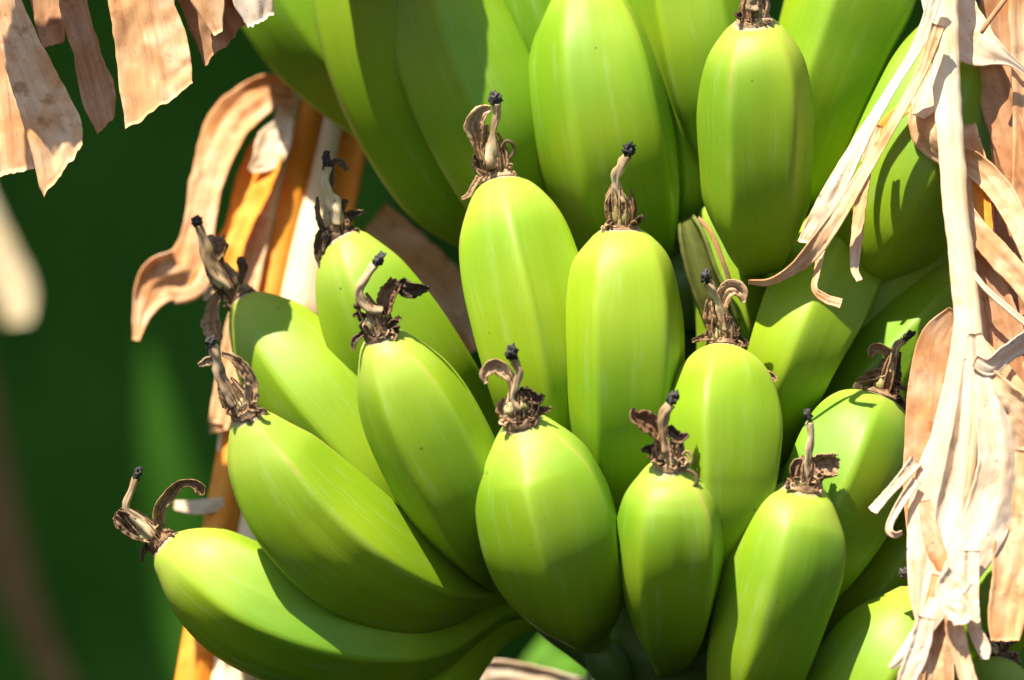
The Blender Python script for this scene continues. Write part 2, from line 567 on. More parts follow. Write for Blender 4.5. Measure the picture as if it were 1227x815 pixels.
def banana(label, st, flower=None, dz=0, lean=0.0, fwd=0.0, rot=0, ridges=5, amp=0.075, mat=None, group='green bananas of the bunch', cupmat='t'):
    global BANANA_N
    BANANA_N += 1
    seed = BANANA_N
    st = [(x, y, r * (0.62 if i == 0 else 0.80 if i == 1 else 0.97 if i == 2 else 1.02), d + dz) for i, (x, y, r, d) in enumerate(st)]
    ym = st[len(st) // 2][1]
    ln_ = [(x, y, r, d + lean * (ym - y) * smooth(-120, 60, ym + 120 - y)) for x, y, r, d in st]
    st = [(x, y + (4 * fwd if i == 0 else 3 * fwd if i == 1 else 0), r, d + fwd * (34 if i == 0 else 22 if i == 1 else 6 if i == 2 else 0)) for i, (x, y, r, d) in enumerate(ln_)]
    base = st[-1]
    t = empty('banana', P(base[0], base[1], base[3]))
    tag(t, label, 'banana', group)
    bpy.context.view_layer.update()
    o, c, fr, s0 = peel(st, t, rot, ridges, amp, mat, seed=seed)
    if flower is not None:
        d0 = st[0][3]
        x0, y0 = st[0][0], st[0][1]
        cupo = flower_cup(c, fr, st[0][2] * 1.25, d0, t, MATS[cupmat], seed)
        def dd(x, y, extra=0.0):
            return d0 + 6 + 0.22 * math.hypot(x - x0, y - y0) + extra
        if 'style' in flower:
            pts = flower['style']
            tube('style', [(x, y, r * 0.84, dd(x, y, 4)) for x, y, r in pts], STYLE, cupo, 24, 44, 0.20, 3, 2.2, 0.5, seed)
            x, y, rx, ry, ro = flower['stigma']
            lx, ly, lr = pts[-1]
            x, y, rx, ry = x * 0.75 + lx * 0.25, y * 0.75 + ly * 0.25, rx * 0.72, ry * 1.0
            blob('stigma', x, y, dd(x, y, 4), rx, ry, rx, STIGMA, cupo, 0.8, seed, ro, 24, 18, 2.4)
        for k, (x, y, rx, ry, ro) in enumerate(flower.get('bulbs', [])):
            blob('bulb', x, y, dd(x, y, 3), rx, ry, rx * 0.9, BULB, cupo, 0.35, seed + k, ro, 16, 11)
        for k, (mk, pts) in enumerate(flower.get('tepals', [])):
            n_ = len(pts)
            q = [(p[0], p[1], p[2] * 1.2, dd(p[0], p[1], (p[3] if len(p) > 3 else 0) + 3 * math.sin(k * 2.1)), (p[4] if len(p) > 4 else 25 * math.sin(k * 1.7 + seed))) for p in pts]
            ribbon('tepal', q, MATS[mk], cupo, 36, 14, 0.17, 3.2, 0.12, 0.18, 0.16, 0.3 * math.sin(seed + k), 1.6, seed * 3 + k, 0.9, 0.5, 0.0)
        for k, pts in enumerate(flower.get('threads', [])):
            tube('filament', [(x, y, r, dd(x, y, 5)) for x, y, r in pts], TEPAL if k % 2 else TEPAL_DARK, cupo, 7, 24, 0.1, 2, 2.0, 0.4, seed + k)
        # withered tepals clasping the foot of the style
        rnd = random.Random(seed * 7 + 1)
        if 'style' in flower:
            sx, sy = flower['style'][0][:2]
            ex, ey = flower['style'][len(flower['style']) // 2][:2]
            for k in range(5):
                off = (k - 2) * 5.5 + rnd.uniform(-2, 2)
                hgt = rnd.uniform(0.45, 1.0)
                bx, by = x0 * 0.6 + sx * 0.4 + off, y0 + 3 - abs(off) * 0.2
                tx, ty = sx + (ex - sx) * hgt + off * rnd.uniform(0.3, 1.3), sy + (ey - sy) * hgt
                mx_, my_ = (bx + tx) / 2 + off * 0.35, (by + ty) / 2
                w = rnd.uniform(6, 10)
                dz_ = (2 - abs(k - 2)) * 3
                ribbon('tepal', [(bx, by, w * 0.9, d0 + 10 + dz_, off * 4), (mx_, my_, w * 1.2, dd(mx_, my_, 2 + dz_), off * 5), (tx, ty, w * 0.45, dd(tx, ty, dz_), off * 6)],
                       MATS[rnd.choice('ttkp')], cupo, 22, 8, 0.16, 2.2, 0.12, 0.15, 0.2, rnd.uniform(-0.5, 0.5), 1.5, seed * 23 + k, 0.9, 0.5, 0.0)
        # shrivelled scraps round the cup
        rnd = random.Random(seed * 11)
        for k in range(flower.get('scraps', 6) + 3):
            a = 2 * math.pi * (k * 0.382 + rnd.random() * 0.15) + 0.4
            r0 = st[0][2] * 0.75
            x1, y1 = x0 + math.cos(a) * r0, y0 + math.sin(a) * r0 * 0.6
            ln = rnd.uniform(9, 17)
            x2, y2 = x1 + math.cos(a) * ln * 0.6, y1 - ln * rnd.uniform(-0.4, 0.9)
            x3, y3 = x2 + rnd.uniform(-5, 5), y2 - rnd.uniform(-5, 6)
            w = rnd.uniform(5, 9)
            ribbon('tepal', [(x1, y1, w, d0 + 8, 0), (x2, y2, w * 1.2, d0 + 16, rnd.uniform(-50, 50)), (x3, y3, w * 0.4, d0 + 14, rnd.uniform(-80, 80))],
                   MATS[rnd.choice('tpk')], cupo, 14, 6, 0.15, 2.0, 0.15, 0.2, 0.2, 0.0, 1.6, seed * 17 + k, 0.8, 1.0, 0.0)
    return t

# ------------------------------------------------------------------ the stalk the bananas grow on
def bunch_stalk():
    t = empty('bunch_stalk', P(790, 1100, -250))
    tag(t, 'thick green bunch stalk hidden behind the bananas, its edge below the lowest middle banana', 'stalk')
    bpy.context.view_layer.update()
    tube('stem', [(760, -900, 100, -420), (775, -400, 96, -300), (785, 0, 92, -260), (788, 400, 88, -250), (788, 800, 84, -245), (790, 1150, 78, -245)],
         STALK, t, 28, 70, 0.03, 7, 0.6, 0.10, 3)
    # the cushions from which the hands of fingers spring
    tube('hand_cushion', [(640, 722, 14, -120), (670, 742, 30, -130), (730, 770, 42, -135), (800, 790, 46, -130), (870, 800, 42, -130), (930, 810, 26, -150)],
         STALK, t, 18, 40, 0.04, 5, 0.4, 0.12, 5)
    tube('hand_cushion', [(600, 300, 16, -150), (680, 330, 38, -160), (770, 350, 44, -150), (860, 350, 44, -150), (960, 340, 26, -170)],
         STALK, t, 18, 40, 0.04, 5, 0.4, 0.12, 8)
    tube('finger_stub', [(722, 762, 17, -95), (722, 780, 22, -80), (732, 800, 25, -85), (748, 826, 18, -110)], STALK, t, 16, 24, 0.03, 3, 0.2, 0.1, 6)
bunch_stalk()

# ------------------------------------------------------------------ bananas: lower hand
banana('lowest left banana, nearly horizontal, with a curled dark dried flower at its left end',
    [(194, 648, 25, 10), (208, 660, 43, 14), (245, 685, 63, 22), (310, 727, 73, 32), (390, 757, 73, 30), (460, 768, 60, 10), (515, 765, 42, -20), (558, 748, 26, -55), (600, 729, 16, -90), (660, 722, 15, -130)],
    dict(style=[(183, 642, 8), (172, 630, 8), (158, 617, 6), (151, 608, 5), (154, 595, 5), (160, 582, 5), (163, 573, 5)], stigma=(165, 566, 6, 8, 20),
         bulbs=[(172, 642, 6, 9, -60)],
         tepals=[('t', [(192, 632, 12), (190, 612, 15), (203, 592, 14), (216, 579, 10), (230, 578, 9), (241, 584, 14), (243, 593, 6)]),
                 ('k', [(180, 645, 12), (163, 637, 20), (147, 625, 22), (138, 617, 12)]),
                 ('k', [(180, 650, 8), (172, 660, 8), (170, 673, 3)])]), rot=20, fwd=0.3)
banana('left banana tilted towards lower right, its pale flower stub topped in grey',
    [(294, 492, 25, 36), (303, 512, 42, 42), (325, 553, 60, 54), (366, 610, 71, 66), (425, 663, 73, 66), (490, 698, 58, 44), (538, 710, 38, 10), (575, 708, 22, -40), (610, 705, 16, -85), (670, 722, 16, -140)],
    dict(style=[(280, 486, 9), (272, 470, 8), (266, 455, 7), (262, 440, 8), (258, 424, 7), (254, 414, 6)], stigma=(252, 409, 8, 7, 10),
         bulbs=[(287, 487, 8, 11, 10)],
         tepals=[('p', [(300, 482, 14), (299, 462, 17), (290, 442, 14), (278, 429, 9), (266, 424, 5)]),
                 ('p', [(262, 427, 6), (250, 432, 10), (238, 438, 4)]),
                 ('p', [(285, 480, 6), (275, 484, 6), (266, 487, 3)])]), rot=-15, lean=0.35, fwd=0.6)
banana('small neck of a banana bending down below the lowest left banana',
    [(430, 960, 28, -50), (450, 930, 52, -45), (485, 880, 58, -45), (515, 838, 46, -60), (548, 798, 30, -80), (585, 766, 19, -110), (622, 747, 14, -130), (670, 742, 14, -150)], None)
banana('bright left banana with the highest-reaching pale shaggy flower, in front of the orange leaf',
    [(290, 360, 27, -40), (304, 378, 46, -36), (335, 416, 63, -28), (377, 470, 68, -20), (422, 525, 64, -24), (462, 575, 58, -40), (505, 625, 46, -70), (560, 680, 26, -110), (640, 725, 16, -150)],
    dict(style=[(275, 346, 10), (262, 330, 10), (250, 312, 9), (247, 295, 8), (241, 278, 6), (238, 270, 6)], stigma=(236, 264, 8, 7, 0),
         bulbs=[(262, 335, 9, 13, -40)],
         tepals=[('p', [(258, 310, 14), (262, 298, 22), (260, 283, 24, -6)]),
                 ('p', [(285, 335, 8), (270, 322, 9), (265, 308, 8), (273, 292, 5)]),
                 ('p', [(262, 352, 10), (256, 372, 16), (257, 392, 24), (262, 408, 12)]),
                 ('p', [(265, 340, 8), (252, 350, 9), (245, 360, 4)]), ('p', [(272, 343, 8), (276, 356, 8), (270, 368, 4)])],
         threads=[[(288, 338, 4), (291, 325, 5), (289, 314, 6), (288, 308, 4)]]), rot=10, dz=-30, lean=-0.3)
banana('banana behind, its dark upright flower against the orange stalk and a scrap hanging down',
    [(407, 283, 27, -20), (414, 296, 43, -16), (431, 335, 60, -6), (461, 394, 69, 4), (501, 455, 68, 0), (540, 512, 60, -30), (585, 580, 42, -80), (650, 700, 18, -140)],
    dict(style=[(404, 268, 12), (402, 252, 10), (395, 236, 8), (390, 218, 6), (392, 200, 6)], stigma=(390, 188, 6, 10, 8),
         bulbs=[(397, 262, 6, 10, -15)],
         tepals=[('k', [(394, 236, 8), (397, 215, 9), (398, 198, 8), (408, 195, 7), (415, 204, 6)]),
                 ('k', [(392, 272, 12), (385, 288, 14), (383, 304, 12), (391, 320, 14), (387, 331, 9)]),
                 ('k', [(408, 266, 14), (420, 257, 12), (436, 253, 3)]), ('k', [(400, 262, 12), (410, 246, 12), (416, 240, 6)]), ('k', [(398, 285, 10), (394, 300, 12), (397, 312, 8)])]), rot=0, cupmat='k', dz=-70, lean=0.25)
banana('banana whose curved white flower stub has a black tip and a dark loose petal',
    [(455, 396, 27, 30), (462, 414, 44, 38), (484, 462, 61, 56), (516, 526, 66, 68), (552, 598, 63, 62), (578, 650, 46, 30), (600, 685, 26, -30), (650, 715, 16, -120)],
    dict(style=[(458, 374, 9), (446, 371, 8), (434, 362, 7), (430, 348, 6), (438, 333, 6), (449, 318, 6)], stigma=(456, 309, 7, 10, 40),
         bulbs=[(447, 387, 8, 10, 20)],
         tepals=[('t', [(460, 378, 14), (464, 355, 20), (476, 338, 17)]), ('k', [(480, 335, 14), (488, 345, 22), (502, 345, 16), (514, 345, 5)]),
                 ('k', [(440, 392, 8), (434, 400, 5), (425, 408, 7), (423, 420, 3)]), ('p', [(462, 398, 8), (472, 388, 9), (480, 380, 5)]), ('k', [(438, 382, 9), (430, 377, 6), (423, 378, 3)]),
                 ('k', [(440, 365, 7), (448, 372, 8), (460, 375, 6)])],
         threads=[[(434, 366, 2), (427, 366, 3), (426, 370, 2)]]), rot=30, cupmat='k', dz=20, lean=0.25, fwd=0.8)
banana('large front middle banana with a broad cup flower and a petal curling left',
    [(624, 499, 30, 90), (630, 518, 52, 98), (642, 560, 73, 114), (656, 612, 81, 124), (669, 662, 80, 116), (683, 706, 66, 86), (697, 742, 38, 20), (716, 762, 20, -60), (750, 775, 18, -130)],
    dict(style=[(622, 490, 10), (615, 477, 6), (619, 460, 5), (622, 445, 5), (616, 430, 5)], stigma=(612, 420, 9, 9, 0),
         bulbs=[(625, 486, 9, 8, 30), (611, 490, 7, 9, 20), (628, 506, 6, 6, 0)],
         tepals=[('p', [(613, 480, 12), (614, 462, 10), (605, 447, 14), (592, 441, 17), (581, 449, 10), (583, 459, 4)]),
                 ('k', [(622, 468, 10), (632, 472, 16), (645, 478, 12), (650, 472, 4)]), ('t', [(606, 500, 10), (602, 490, 14), (607, 478, 6)]), ('p', [(612, 505, 5), (620, 500, 4), (626, 494, 3)]),
                 ('t', [(612, 512, 8), (617, 520, 8), (620, 526, 3)]), ('t', [(640, 490, 10), (648, 492, 10), (660, 490, 4)]), ('k', [(635, 500, 12), (642, 488, 14), (640, 476, 6)])]), rot=20, lean=0.15, fwd=1.1)
banana('front middle banana with a tapering boat-shaped base and a petal spread to the left',
    [(803, 550, 27, 118), (803, 566, 46, 124), (803, 598, 60, 138), (803, 642, 66, 142), (803, 690, 63, 128), (803, 738, 50, 96), (803, 774, 31, 44), (800, 790, 20, -20), (795, 796, 18, -110)],
    dict(style=[(798, 540, 9), (796, 528, 7), (795, 512, 7), (797, 498, 7), (803, 485, 7)], stigma=(808, 474, 8, 9, 30),
         bulbs=[(803, 547, 8, 14, -10)],
         tepals=[('t', [(792, 528, 10), (782, 514, 22), (769, 505, 24), (759, 499, 14), (758, 489, 4)]), ('k', [(800, 512, 10), (812, 525, 14), (825, 521, 4)]),
                 ('k', [(790, 545, 10), (780, 537, 12), (769, 539, 4)]), ('t', [(812, 548, 9), (814, 535, 9), (808, 525, 5)]), ('p', [(786, 556, 8), (784, 546, 10), (788, 536, 5)]), ('k', [(796, 562, 10), (810, 564, 10), (822, 560, 5)])],
         threads=[[(812, 561, 3), (824, 563, 3), (834, 570, 2.5), (834, 579, 2), (827, 588, 2)], [(816, 545, 2), (824, 541, 2), (829, 549, 2), (827, 556, 2)]]), rot=38, ridges=5, amp=0.09, lean=0.12, fwd=1.0)
banana('front banana right of the boat-shaped one, tilted down left, square petal right of its flower',
    [(964, 576, 30, 108), (961, 592, 50, 114), (953, 625, 62, 126), (943, 672, 68, 132), (926, 730, 65, 122), (908, 792, 58, 96), (890, 850, 42, 40), (868, 890, 22, -60), (840, 900, 18, -130)],
    dict(style=[(968, 573, 7), (966, 560, 6), (969, 545, 5), (972, 522, 5), (971, 506, 5)], stigma=(967, 495, 6, 8, -20),
         bulbs=[(960, 578, 9, 7, 0)],
         tepals=[('t', [(973, 556, 15), (985, 555, 24), (1005, 556, 24)]), ('t', [(968, 556, 8), (955, 553, 9), (949, 564, 8), (954, 577, 6)]), ('p', [(955, 560, 5), (962, 570, 6), (970, 578, 4)]),
                 ('k', [(978, 575, 10), (984, 568, 10), (990, 570, 4)]), ('t', [(962, 582, 9), (974, 584, 9), (982, 578, 5)])],
         threads=[[(980, 574, 2), (992, 571, 2), (1004, 568, 2)]]), rot=14, lean=-0.1, fwd=1.0)
banana('banana with shaggy flower and a brown petal trailing over its right shoulder',
    [(868, 413, 30, 20), (867, 428, 50, 26), (866, 460, 64, 36), (864, 512, 72, 42), (864, 572, 66, 36), (862, 632, 54, 10), (850, 700, 36, -60), (830, 770, 20, -130)],
    dict(style=[(868, 395, 8), (865, 382, 6), (860, 362, 5), (853, 346, 6), (849, 339, 6)], stigma=(845, 328, 8, 8, 0),
         bulbs=[(862, 396, 7, 11, 10)],
         tepals=[('p', [(866, 385, 9), (866, 362, 16), (874, 347, 20), (886, 349, 16), (891, 362, 5)]), ('t', [(862, 402, 12), (852, 385, 16), (850, 365, 8), (852, 358, 5)]), ('t', [(856, 402, 10), (842, 405, 8), (829, 409, 4)]),
                 ('t', [(876, 424, 10), (884, 438, 14), (900, 448, 14), (918, 448, 10), (928, 452, 5), (930, 457, 4)]), ('k', [(872, 410, 14), (880, 402, 12), (884, 392, 5)]),
                 ('k', [(884, 406, 6), (892, 410, 7), (896, 414, 4)]), ('t', [(858, 398, 9), (856, 410, 10), (862, 420, 6)])],
         threads=[[(858, 395, 2.5), (851, 400, 2.5), (856, 410, 2.5), (866, 416, 2)], [(864, 400, 2.5), (872, 412, 2.5), (884, 410, 2)], [(870, 385, 2), (876, 380, 2), (874, 388, 2)]]), rot=12, dz=72, lean=-0.3, fwd=0.5)
banana('banana beside the hanging dry leaf, with hooked petal and a scrap hanging on its right',
    [(1053, 474, 36, 20), (1048, 488, 55, 26), (1031, 526, 71, 40), (1008, 584, 72, 44), (977, 648, 64, 30), (946, 710, 46, -10), (918, 765, 26, -80), (890, 800, 18, -130)],
    dict(style=[(1068, 445, 7), (1071, 428, 5), (1075, 416, 5), (1083, 408, 6)], stigma=(1090, 401, 6, 8, 50),
         bulbs=[(1056, 460, 9, 12, -10)],
         tepals=[('t', [(1064, 445, 16), (1067, 428, 13), (1058, 417, 11), (1046, 417, 14), (1042, 428, 5)]), ('t', [(1062, 446, 9), (1045, 450, 12), (1029, 456, 6)]),
                 ('t', [(1072, 474, 12), (1082, 490, 16), (1080, 512, 15), (1073, 540, 11)]), ('t', [(1048, 465, 9), (1047, 455, 12), (1054, 447, 5)]), ('t', [(1055, 474, 12), (1068, 476, 12), (1078, 474, 8)]), ('p', [(1066, 466, 9), (1068, 455, 10), (1064, 446, 5)])],
         threads=[[(1068, 462, 2.5), (1082, 465, 2), (1092, 466, 2), (1101, 470, 2)], [(1070, 455, 1.5), (1078, 458, 1.5), (1082, 464, 1.5)]]), rot=-8, cupmat='p', dz=22, lean=-0.3, fwd=0.5)
banana('upright central banana with a slender S-shaped pale flower stub',
    [(745, 268, 28, 30), (745, 282, 46, 36), (746, 316, 63, 48), (747, 370, 71, 56), (748, 432, 72, 54), (748, 500, 67, 36), (750, 565, 56, 0), (755, 640, 36, -70), (770, 720, 18, -130)],
    dict(style=[(747, 242, 7), (740, 227, 5), (738, 213, 6), (744, 200, 7), (752, 187, 7)], stigma=(754, 176, 9, 8, 10),
         bulbs=[(747, 257, 8, 16, 4), (736, 254, 5, 14, -6)],
         tepals=[('p', [(736, 264, 9), (730, 248, 9), (733, 234, 7), (737, 224, 4)]), ('p', [(755, 262, 9), (753, 246, 8), (748, 236, 4)])], scraps=2), rot=26, cupmat='p', dz=12, lean=-0.1, fwd=0.7)
banana('banana left of the central one, with a tall papery petal beside its flower stub',
    [(600, 214, 30, 0), (603, 230, 50, 6), (613, 272, 66, 16), (624, 322, 72, 24), (640, 390, 73, 22), (655, 460, 67, 4), (672, 540, 54, -40), (695, 630, 34, -100), (720, 720, 18, -150)],
    dict(style=[(590, 200, 13), (588, 186, 11), (590, 170, 7), (592, 154, 4), (596, 138, 5), (595, 124, 7)], stigma=(592, 116, 10, 8, 0),
         bulbs=[(594, 206, 7, 10, -10)],
         tepals=[('p', [(576, 190, 8), (571, 168, 16), (567, 150, 22), (576, 134, 16), (588, 130, 6)]), ('p', [(578, 178, 5), (581, 160, 8), (583, 150, 4)]), ('k', [(578, 206, 12), (573, 192, 12), (576, 180, 6)]),
                 ('p', [(590, 214, 6), (578, 208, 6), (571, 203, 3)]), ('p', [(575, 212, 6), (566, 226, 6), (562, 234, 6), (553, 239, 3)]), ('k', [(602, 208, 10), (604, 192, 12), (602, 176, 5)]), ('p', [(592, 198, 5), (602, 195, 7), (606, 192, 3)])],
         threads=[[(600, 178, 2), (606, 169, 2), (614, 172, 2), (616, 182, 1.6), (608, 193, 1.6)]]), rot=4, cupmat='p', dz=0, lean=-0.2, fwd=0.4)

# lower right, mostly behind the hanging leaf
banana('shaded banana tucked under the one beside the hanging dry leaf',
    [(1160, 540, 28, -50), (1145, 560, 52, -46), (1110, 618, 66, -36), (1062, 692, 66, -36), (1008, 760, 58, -56), (950, 820, 40, -90), (900, 850, 20, -130)], None, rot=10)
banana('bottom right banana with yellow tip and black stub poking from behind the dry leaf',
    [(1112, 712, 28, 52), (1104, 726, 50, 58), (1082, 768, 72, 68), (1048, 822, 77, 70), (1000, 880, 66, 40), (950, 930, 40, -40), (900, 950, 20, -120)],
    dict(style=[(1108, 702, 6), (1100, 696, 5), (1090, 690, 5)], stigma=(1082, 686, 10, 6, 10), scraps=2), rot=5)
banana('banana at the bottom right corner behind the dry leaf, with a blackened flower',
    [(1200, 790, 28, -10), (1196, 806, 50, -6), (1180, 850, 68, 0), (1150, 910, 66, -10), (1100, 970, 46, -60), (1040, 1000, 20, -130)],
    dict(style=[(1196, 782, 6), (1190, 776, 6), (1186, 768, 5)], stigma=(1184, 764, 6, 6, 0), tepals=[('k', [(1196, 785, 12), (1188, 776, 16), (1176, 780, 8)]), ('k', [(1200, 780, 12), (1208, 768, 14), (1214, 772, 6)]), ('k', [(1195, 790, 10), (1200, 800, 12), (1196, 812, 5)])]), cupmat='k')
banana('shaded banana seen in slits behind the lower dry leaf',
    [(1265, 600, 28, -80), (1250, 620, 52, -76), (1215, 672, 64, -66), (1165, 742, 64, -66), (1110, 810, 56, -90), (1050, 870, 36, -120), (960, 880, 18, -140)], None)

# between the hands
banana('half shaded banana slanting down left behind the hanging dry leaf stem',
    [(1172, 318, 32, -60), (1160, 334, 56, -56), (1122, 392, 72, -46), (1060, 458, 73, -46), (998, 524, 64, -60), (945, 590, 46, -90), (890, 680, 20, -140)], None, amp=0.03, rot=18, dz=-40)
banana('bright yellow-green banana base lit below the strand tips',
    [(1040, 240, 36, -200), (1030, 262, 50, -180), (1008, 305, 60, -110), (977, 367, 62, -22), (948, 434, 54, 2), (925, 502, 42, -50), (890, 600, 18, -140)], None, amp=0.03, rot=10)
banana('bluish green shaded banana between the bright base and the slanting banana',
    [(1150, 230, 30, -130), (1135, 260, 54, -126), (1090, 325, 60, -116), (1040, 385, 58, -112), (990, 445, 52, -116), (950, 510, 44, -130), (900, 610, 18, -160)], None, amp=0.03, rot=40)
banana('dark green banana in the gap right of the slim olive finger',
    [(870, 240, 28, -130), (872, 262, 48, -126), (880, 330, 52, -116), (884, 400, 48, -116), (876, 470, 42, -130), (850, 560, 18, -160)], None)
OLIVE = dry_material('bract_olive', (0.13, 0.15, 0.03), (0.07, 0.05, 0.02), (0.20, 0.24, 0.04), 0.15, False)
t = empty('bract', P(895, 470, -90))
tag(t, 'narrow curled olive bract with brown edge between two flower stubs', 'bract')
bpy.context.view_layer.update()
ribbon('sheath', [(824, 262, 26, -40, 20), (834, 285, 44, -36, 25), (848, 325, 54, -36, 30), (868, 375, 58, -46, 30), (888, 430, 50, -70, 30), (896, 480, 40, -95, 30)], OLIVE, t, 60, 20, 0.0, 1, 0.015, 0.0, 0.02, 0, 5, 301, 1.35, 0.2, 0.0)
ribbon('dry_edge', [(836, 260, 3, -30, 20), (852, 280, 5, -26, 20), (866, 314, 5, -26, 20), (878, 348, 4, -34, 20)], DRY_PEACH, t, 50, 6, 0.0, 1, 0.05, 0.1, 0.1, 0, 3, 302, 0, 0.2, 0.0)

# ------------------------------------------------------------------ bananas: upper hand
banana('upper left banana whose dark shaded body curves down behind the papery flower',
    [(436, -165, 28, -40), (436, -140, 56, -36), (440, -70, 72, -22), (450, 5, 78, -10), (470, 78, 79, -6), (502, 150, 76, -14), (540, 213, 68, -40), (585, 268, 42, -90), (640, 320, 18, -150)], None, rot=-24, amp=0.085, dz=-185, lean=0.2)
banana('upper banana half shaded, half sunlit, rising behind the papery flower',
    [(512, -175, 28, -10), (513, -150, 54, -6), (520, -70, 68, 8), (535, 15, 68, 18), (561, 88, 73, 18), (592, 160, 71, 4), (624, 230, 60, -40), (660, 300, 38, -100), (700, 340, 18, -150)], None, rot=4, amp=0.085, dz=-140, lean=-0.15)
banana('large upright upper banana behind the S-shaped stub, a thread of dried petal at its top',
    [(700, -26, 28, 0), (701, -10, 46, 6), (706, 30, 64, 18), (713, 82, 77, 28), (723, 142, 83, 28), (735, 202, 81, 10), (747, 260, 70, -30), (760, 315, 46, -90), (775, 350, 20, -150)],
    dict(tepals=[('p', [(705, -8, 8, 30), (697, 8, 7, 40), (686, 14, 6, 40), (674, 18, 3, 40)]), ('k', [(690, -20, 10, 30), (682, -8, 8, 40), (684, 2, 3, 40)])], scraps=2), rot=24, cupmat='p', dz=-115, lean=-0.05)
banana('upper banana left of the blunt upright one, only its lit left side showing',
    [(812, -150, 28, -40), (815, -125, 52, -36), (824, -55, 64, -24), (832, 5, 66, -20), (842, 62, 65, -20), (857, 125, 60, -34), (878, 190, 48, -70), (880, 260, 26, -120), (870, 330, 16, -160)], None, rot=44, dz=-110)
banana('blunt upright banana seen end-on at the top, a dark flower stub on its pale tip',
    [(903, 20, 28, 100), (904, 34, 46, 106), (905, 72, 61, 118), (906, 130, 66, 124), (907, 198, 64, 118), (908, 250, 60, 100), (908, 286, 44, 66), (906, 306, 26, 10), (900, 320, 18, -80), (890, 340, 18, -150)],
    dict(style=[(903, 12, 11), (901, 0, 10), (903, -14, 7), (906, -28, 6)], stigma=(907, -36, 8, 8, 0), bulbs=[(906, 12, 7, 12, 10), (898, 8, 6, 12, -10)], tepals=[('p', [(893, 18, 8), (893, 4, 10), (898, -8, 5)]), ('t', [(912, 18, 8), (913, 6, 9), (910, -6, 4)])], scraps=1), rot=40, ridges=5, amp=0.085, cupmat='p', dz=-70, lean=0.1, fwd=0.8)
banana('wide bright upper banana leaning left behind the blunt upright one',
    [(1062, -190, 28, -30), (1060, -165, 54, -26), (1050, -95, 72, -12), (1028, -20, 76, -4), (1002, 50, 69, -10), (977, 118, 62, -24), (955, 190, 54, -50), (935, 260, 36, -100), (900, 330, 18, -150)], None, rot=20, dz=-110, lean=-0.2)
banana('big upper right banana partly shaded, behind the forked dry leaf strands',
    [(1162, 14, 30, 0), (1158, 30, 52, 6), (1142, 80, 70, 18), (1121, 140, 78, 28), (1095, 202, 81, 28), (1065, 256, 76, 10), (1040, 292, 56, -20), (1010, 318, 28, -90), (960, 345, 18, -150)],
    dict(bulbs=[(1170, 6, 8, 12, 10), (1158, 2, 8, 12, -20), (1178, 14, 6, 8, 40)], tepals=[('k', [(1150, 14, 14), (1146, 4, 18), (1150, -10, 10)]), ('k', [(1160, 14, 14), (1165, 0, 16), (1168, -14, 8)]), ('k', [(1175, 22, 12), (1180, 8, 14), (1182, -8, 6)])]), rot=-10, cupmat='k', dz=-65, lean=-0.1)
banana('banana at the right edge glimpsed between brown leaf strips',
    [(1278, 20, 28, -60), (1272, 45, 52, -56), (1250, 110, 66, -46), (1222, 185, 68, -46), (1188, 262, 62, -66), (1140, 325, 42, -110), (1060, 370, 18, -160)], None, dz=-80)
banana('blurred dark banana at the top, leftmost of the upper hand',
    [(285, -170, 28, -180), (290, -145, 52, -176), (315, -70, 64, -170), (345, -5, 66, -165), (378, 48, 62, -165), (420, 100, 50, -170), (480, 160, 34, -170), (580, 250, 18, -170)], None, dz=-150)
banana('dark banana in the gap between the half sunlit and the large upright ones',
    [(610, -160, 28, -100), (615, -130, 50, -96), (632, -50, 60, -90), (650, 30, 60, -90), (675, 110, 55, -100), (700, 200, 40, -120), (730, 300, 18, -160)], None, dz=-70)
banana('dark green banana in the gap right of the large upright one',
    [(745, -160, 28, -90), (750, -130, 50, -86), (765, -50, 60, -80), (785, 30, 58, -80), (805, 120, 52, -90), (815, 220, 36, -110), (805, 320, 18, -160)], None, dz=-70)

# ------------------------------------------------------------------ dry leaves
def leaf_thing(name, label, loc):
    t = empty(name, P(*loc))
    tag(t, label, 'dry leaf')
    bpy.context.view_layer.update()
    return t

LEAN, LEAN_Y = 0.14, 120
# top left: torn strips hanging from a dead leaf above
t = leaf_thing('dry_leaf', 'tan dry leaf at the top left, torn into hanging strips', (120, -150, 60))
tube('midrib', [(-260, -330, 14, 40), (-60, -215, 16, 70), (120, -160, 16, 80), (300, -150, 12, 90), (420, -190, 8, 100)], DRY_CREAM, t, 14, 40, 0.1, 5, 0.4, 0.1, 1)
ribbon('leaf_strip', [(-60, -215, 60, 62, 10), (-25, -80, 50, 60, 15), (-4, 10, 46, 50, 10), (6, 100, 54, 46, 5), (18, 208, 46, 44, -8)], DRY, t, 60, 22, 0.07, 1.6, 0.04, 0.06, 0.06, 0.1, 1.3, 11)
ribbon('leaf_strip', [(-20, -190, 40, 82, 0), (-6, -80, 38, 80, 0), (6, 0, 38, 76, -5), (20, 44, 46, 74, -10), (40, 94, 56, 70, -5), (66, 160, 68, 68, 0), (76, 205, 58, 66, 5)], DRY, t, 70, 24, 0.09, 2.2, 0.04, 0.05, 0.05, 0.85, 1.3, 12)
ribbon('leaf_strip', [(50, -180, 60, 50, 0), (56, -80, 54, 50, 0), (60, 0, 46, 48, 0), (64, 54, 26, 48, 0)], DRY_BROWN, t, 40, 16, 0.06, 2, 0.05, 0.1, 0.08, 0.2, 1.3, 13)
ribbon('leaf_strip', [(85, -165, 40, 72, 0), (84, -80, 36, 72, 0), (88, 0, 34, 70, 10), (104, 60, 34, 66, 14), (118, 110, 42, 66, 10), (128, 150, 26, 66, 10)], DRY_BROWN, t, 50, 18, 0.08, 1.6, 0.05, 0.14, 0.10, 0.5, 1.3, 14)
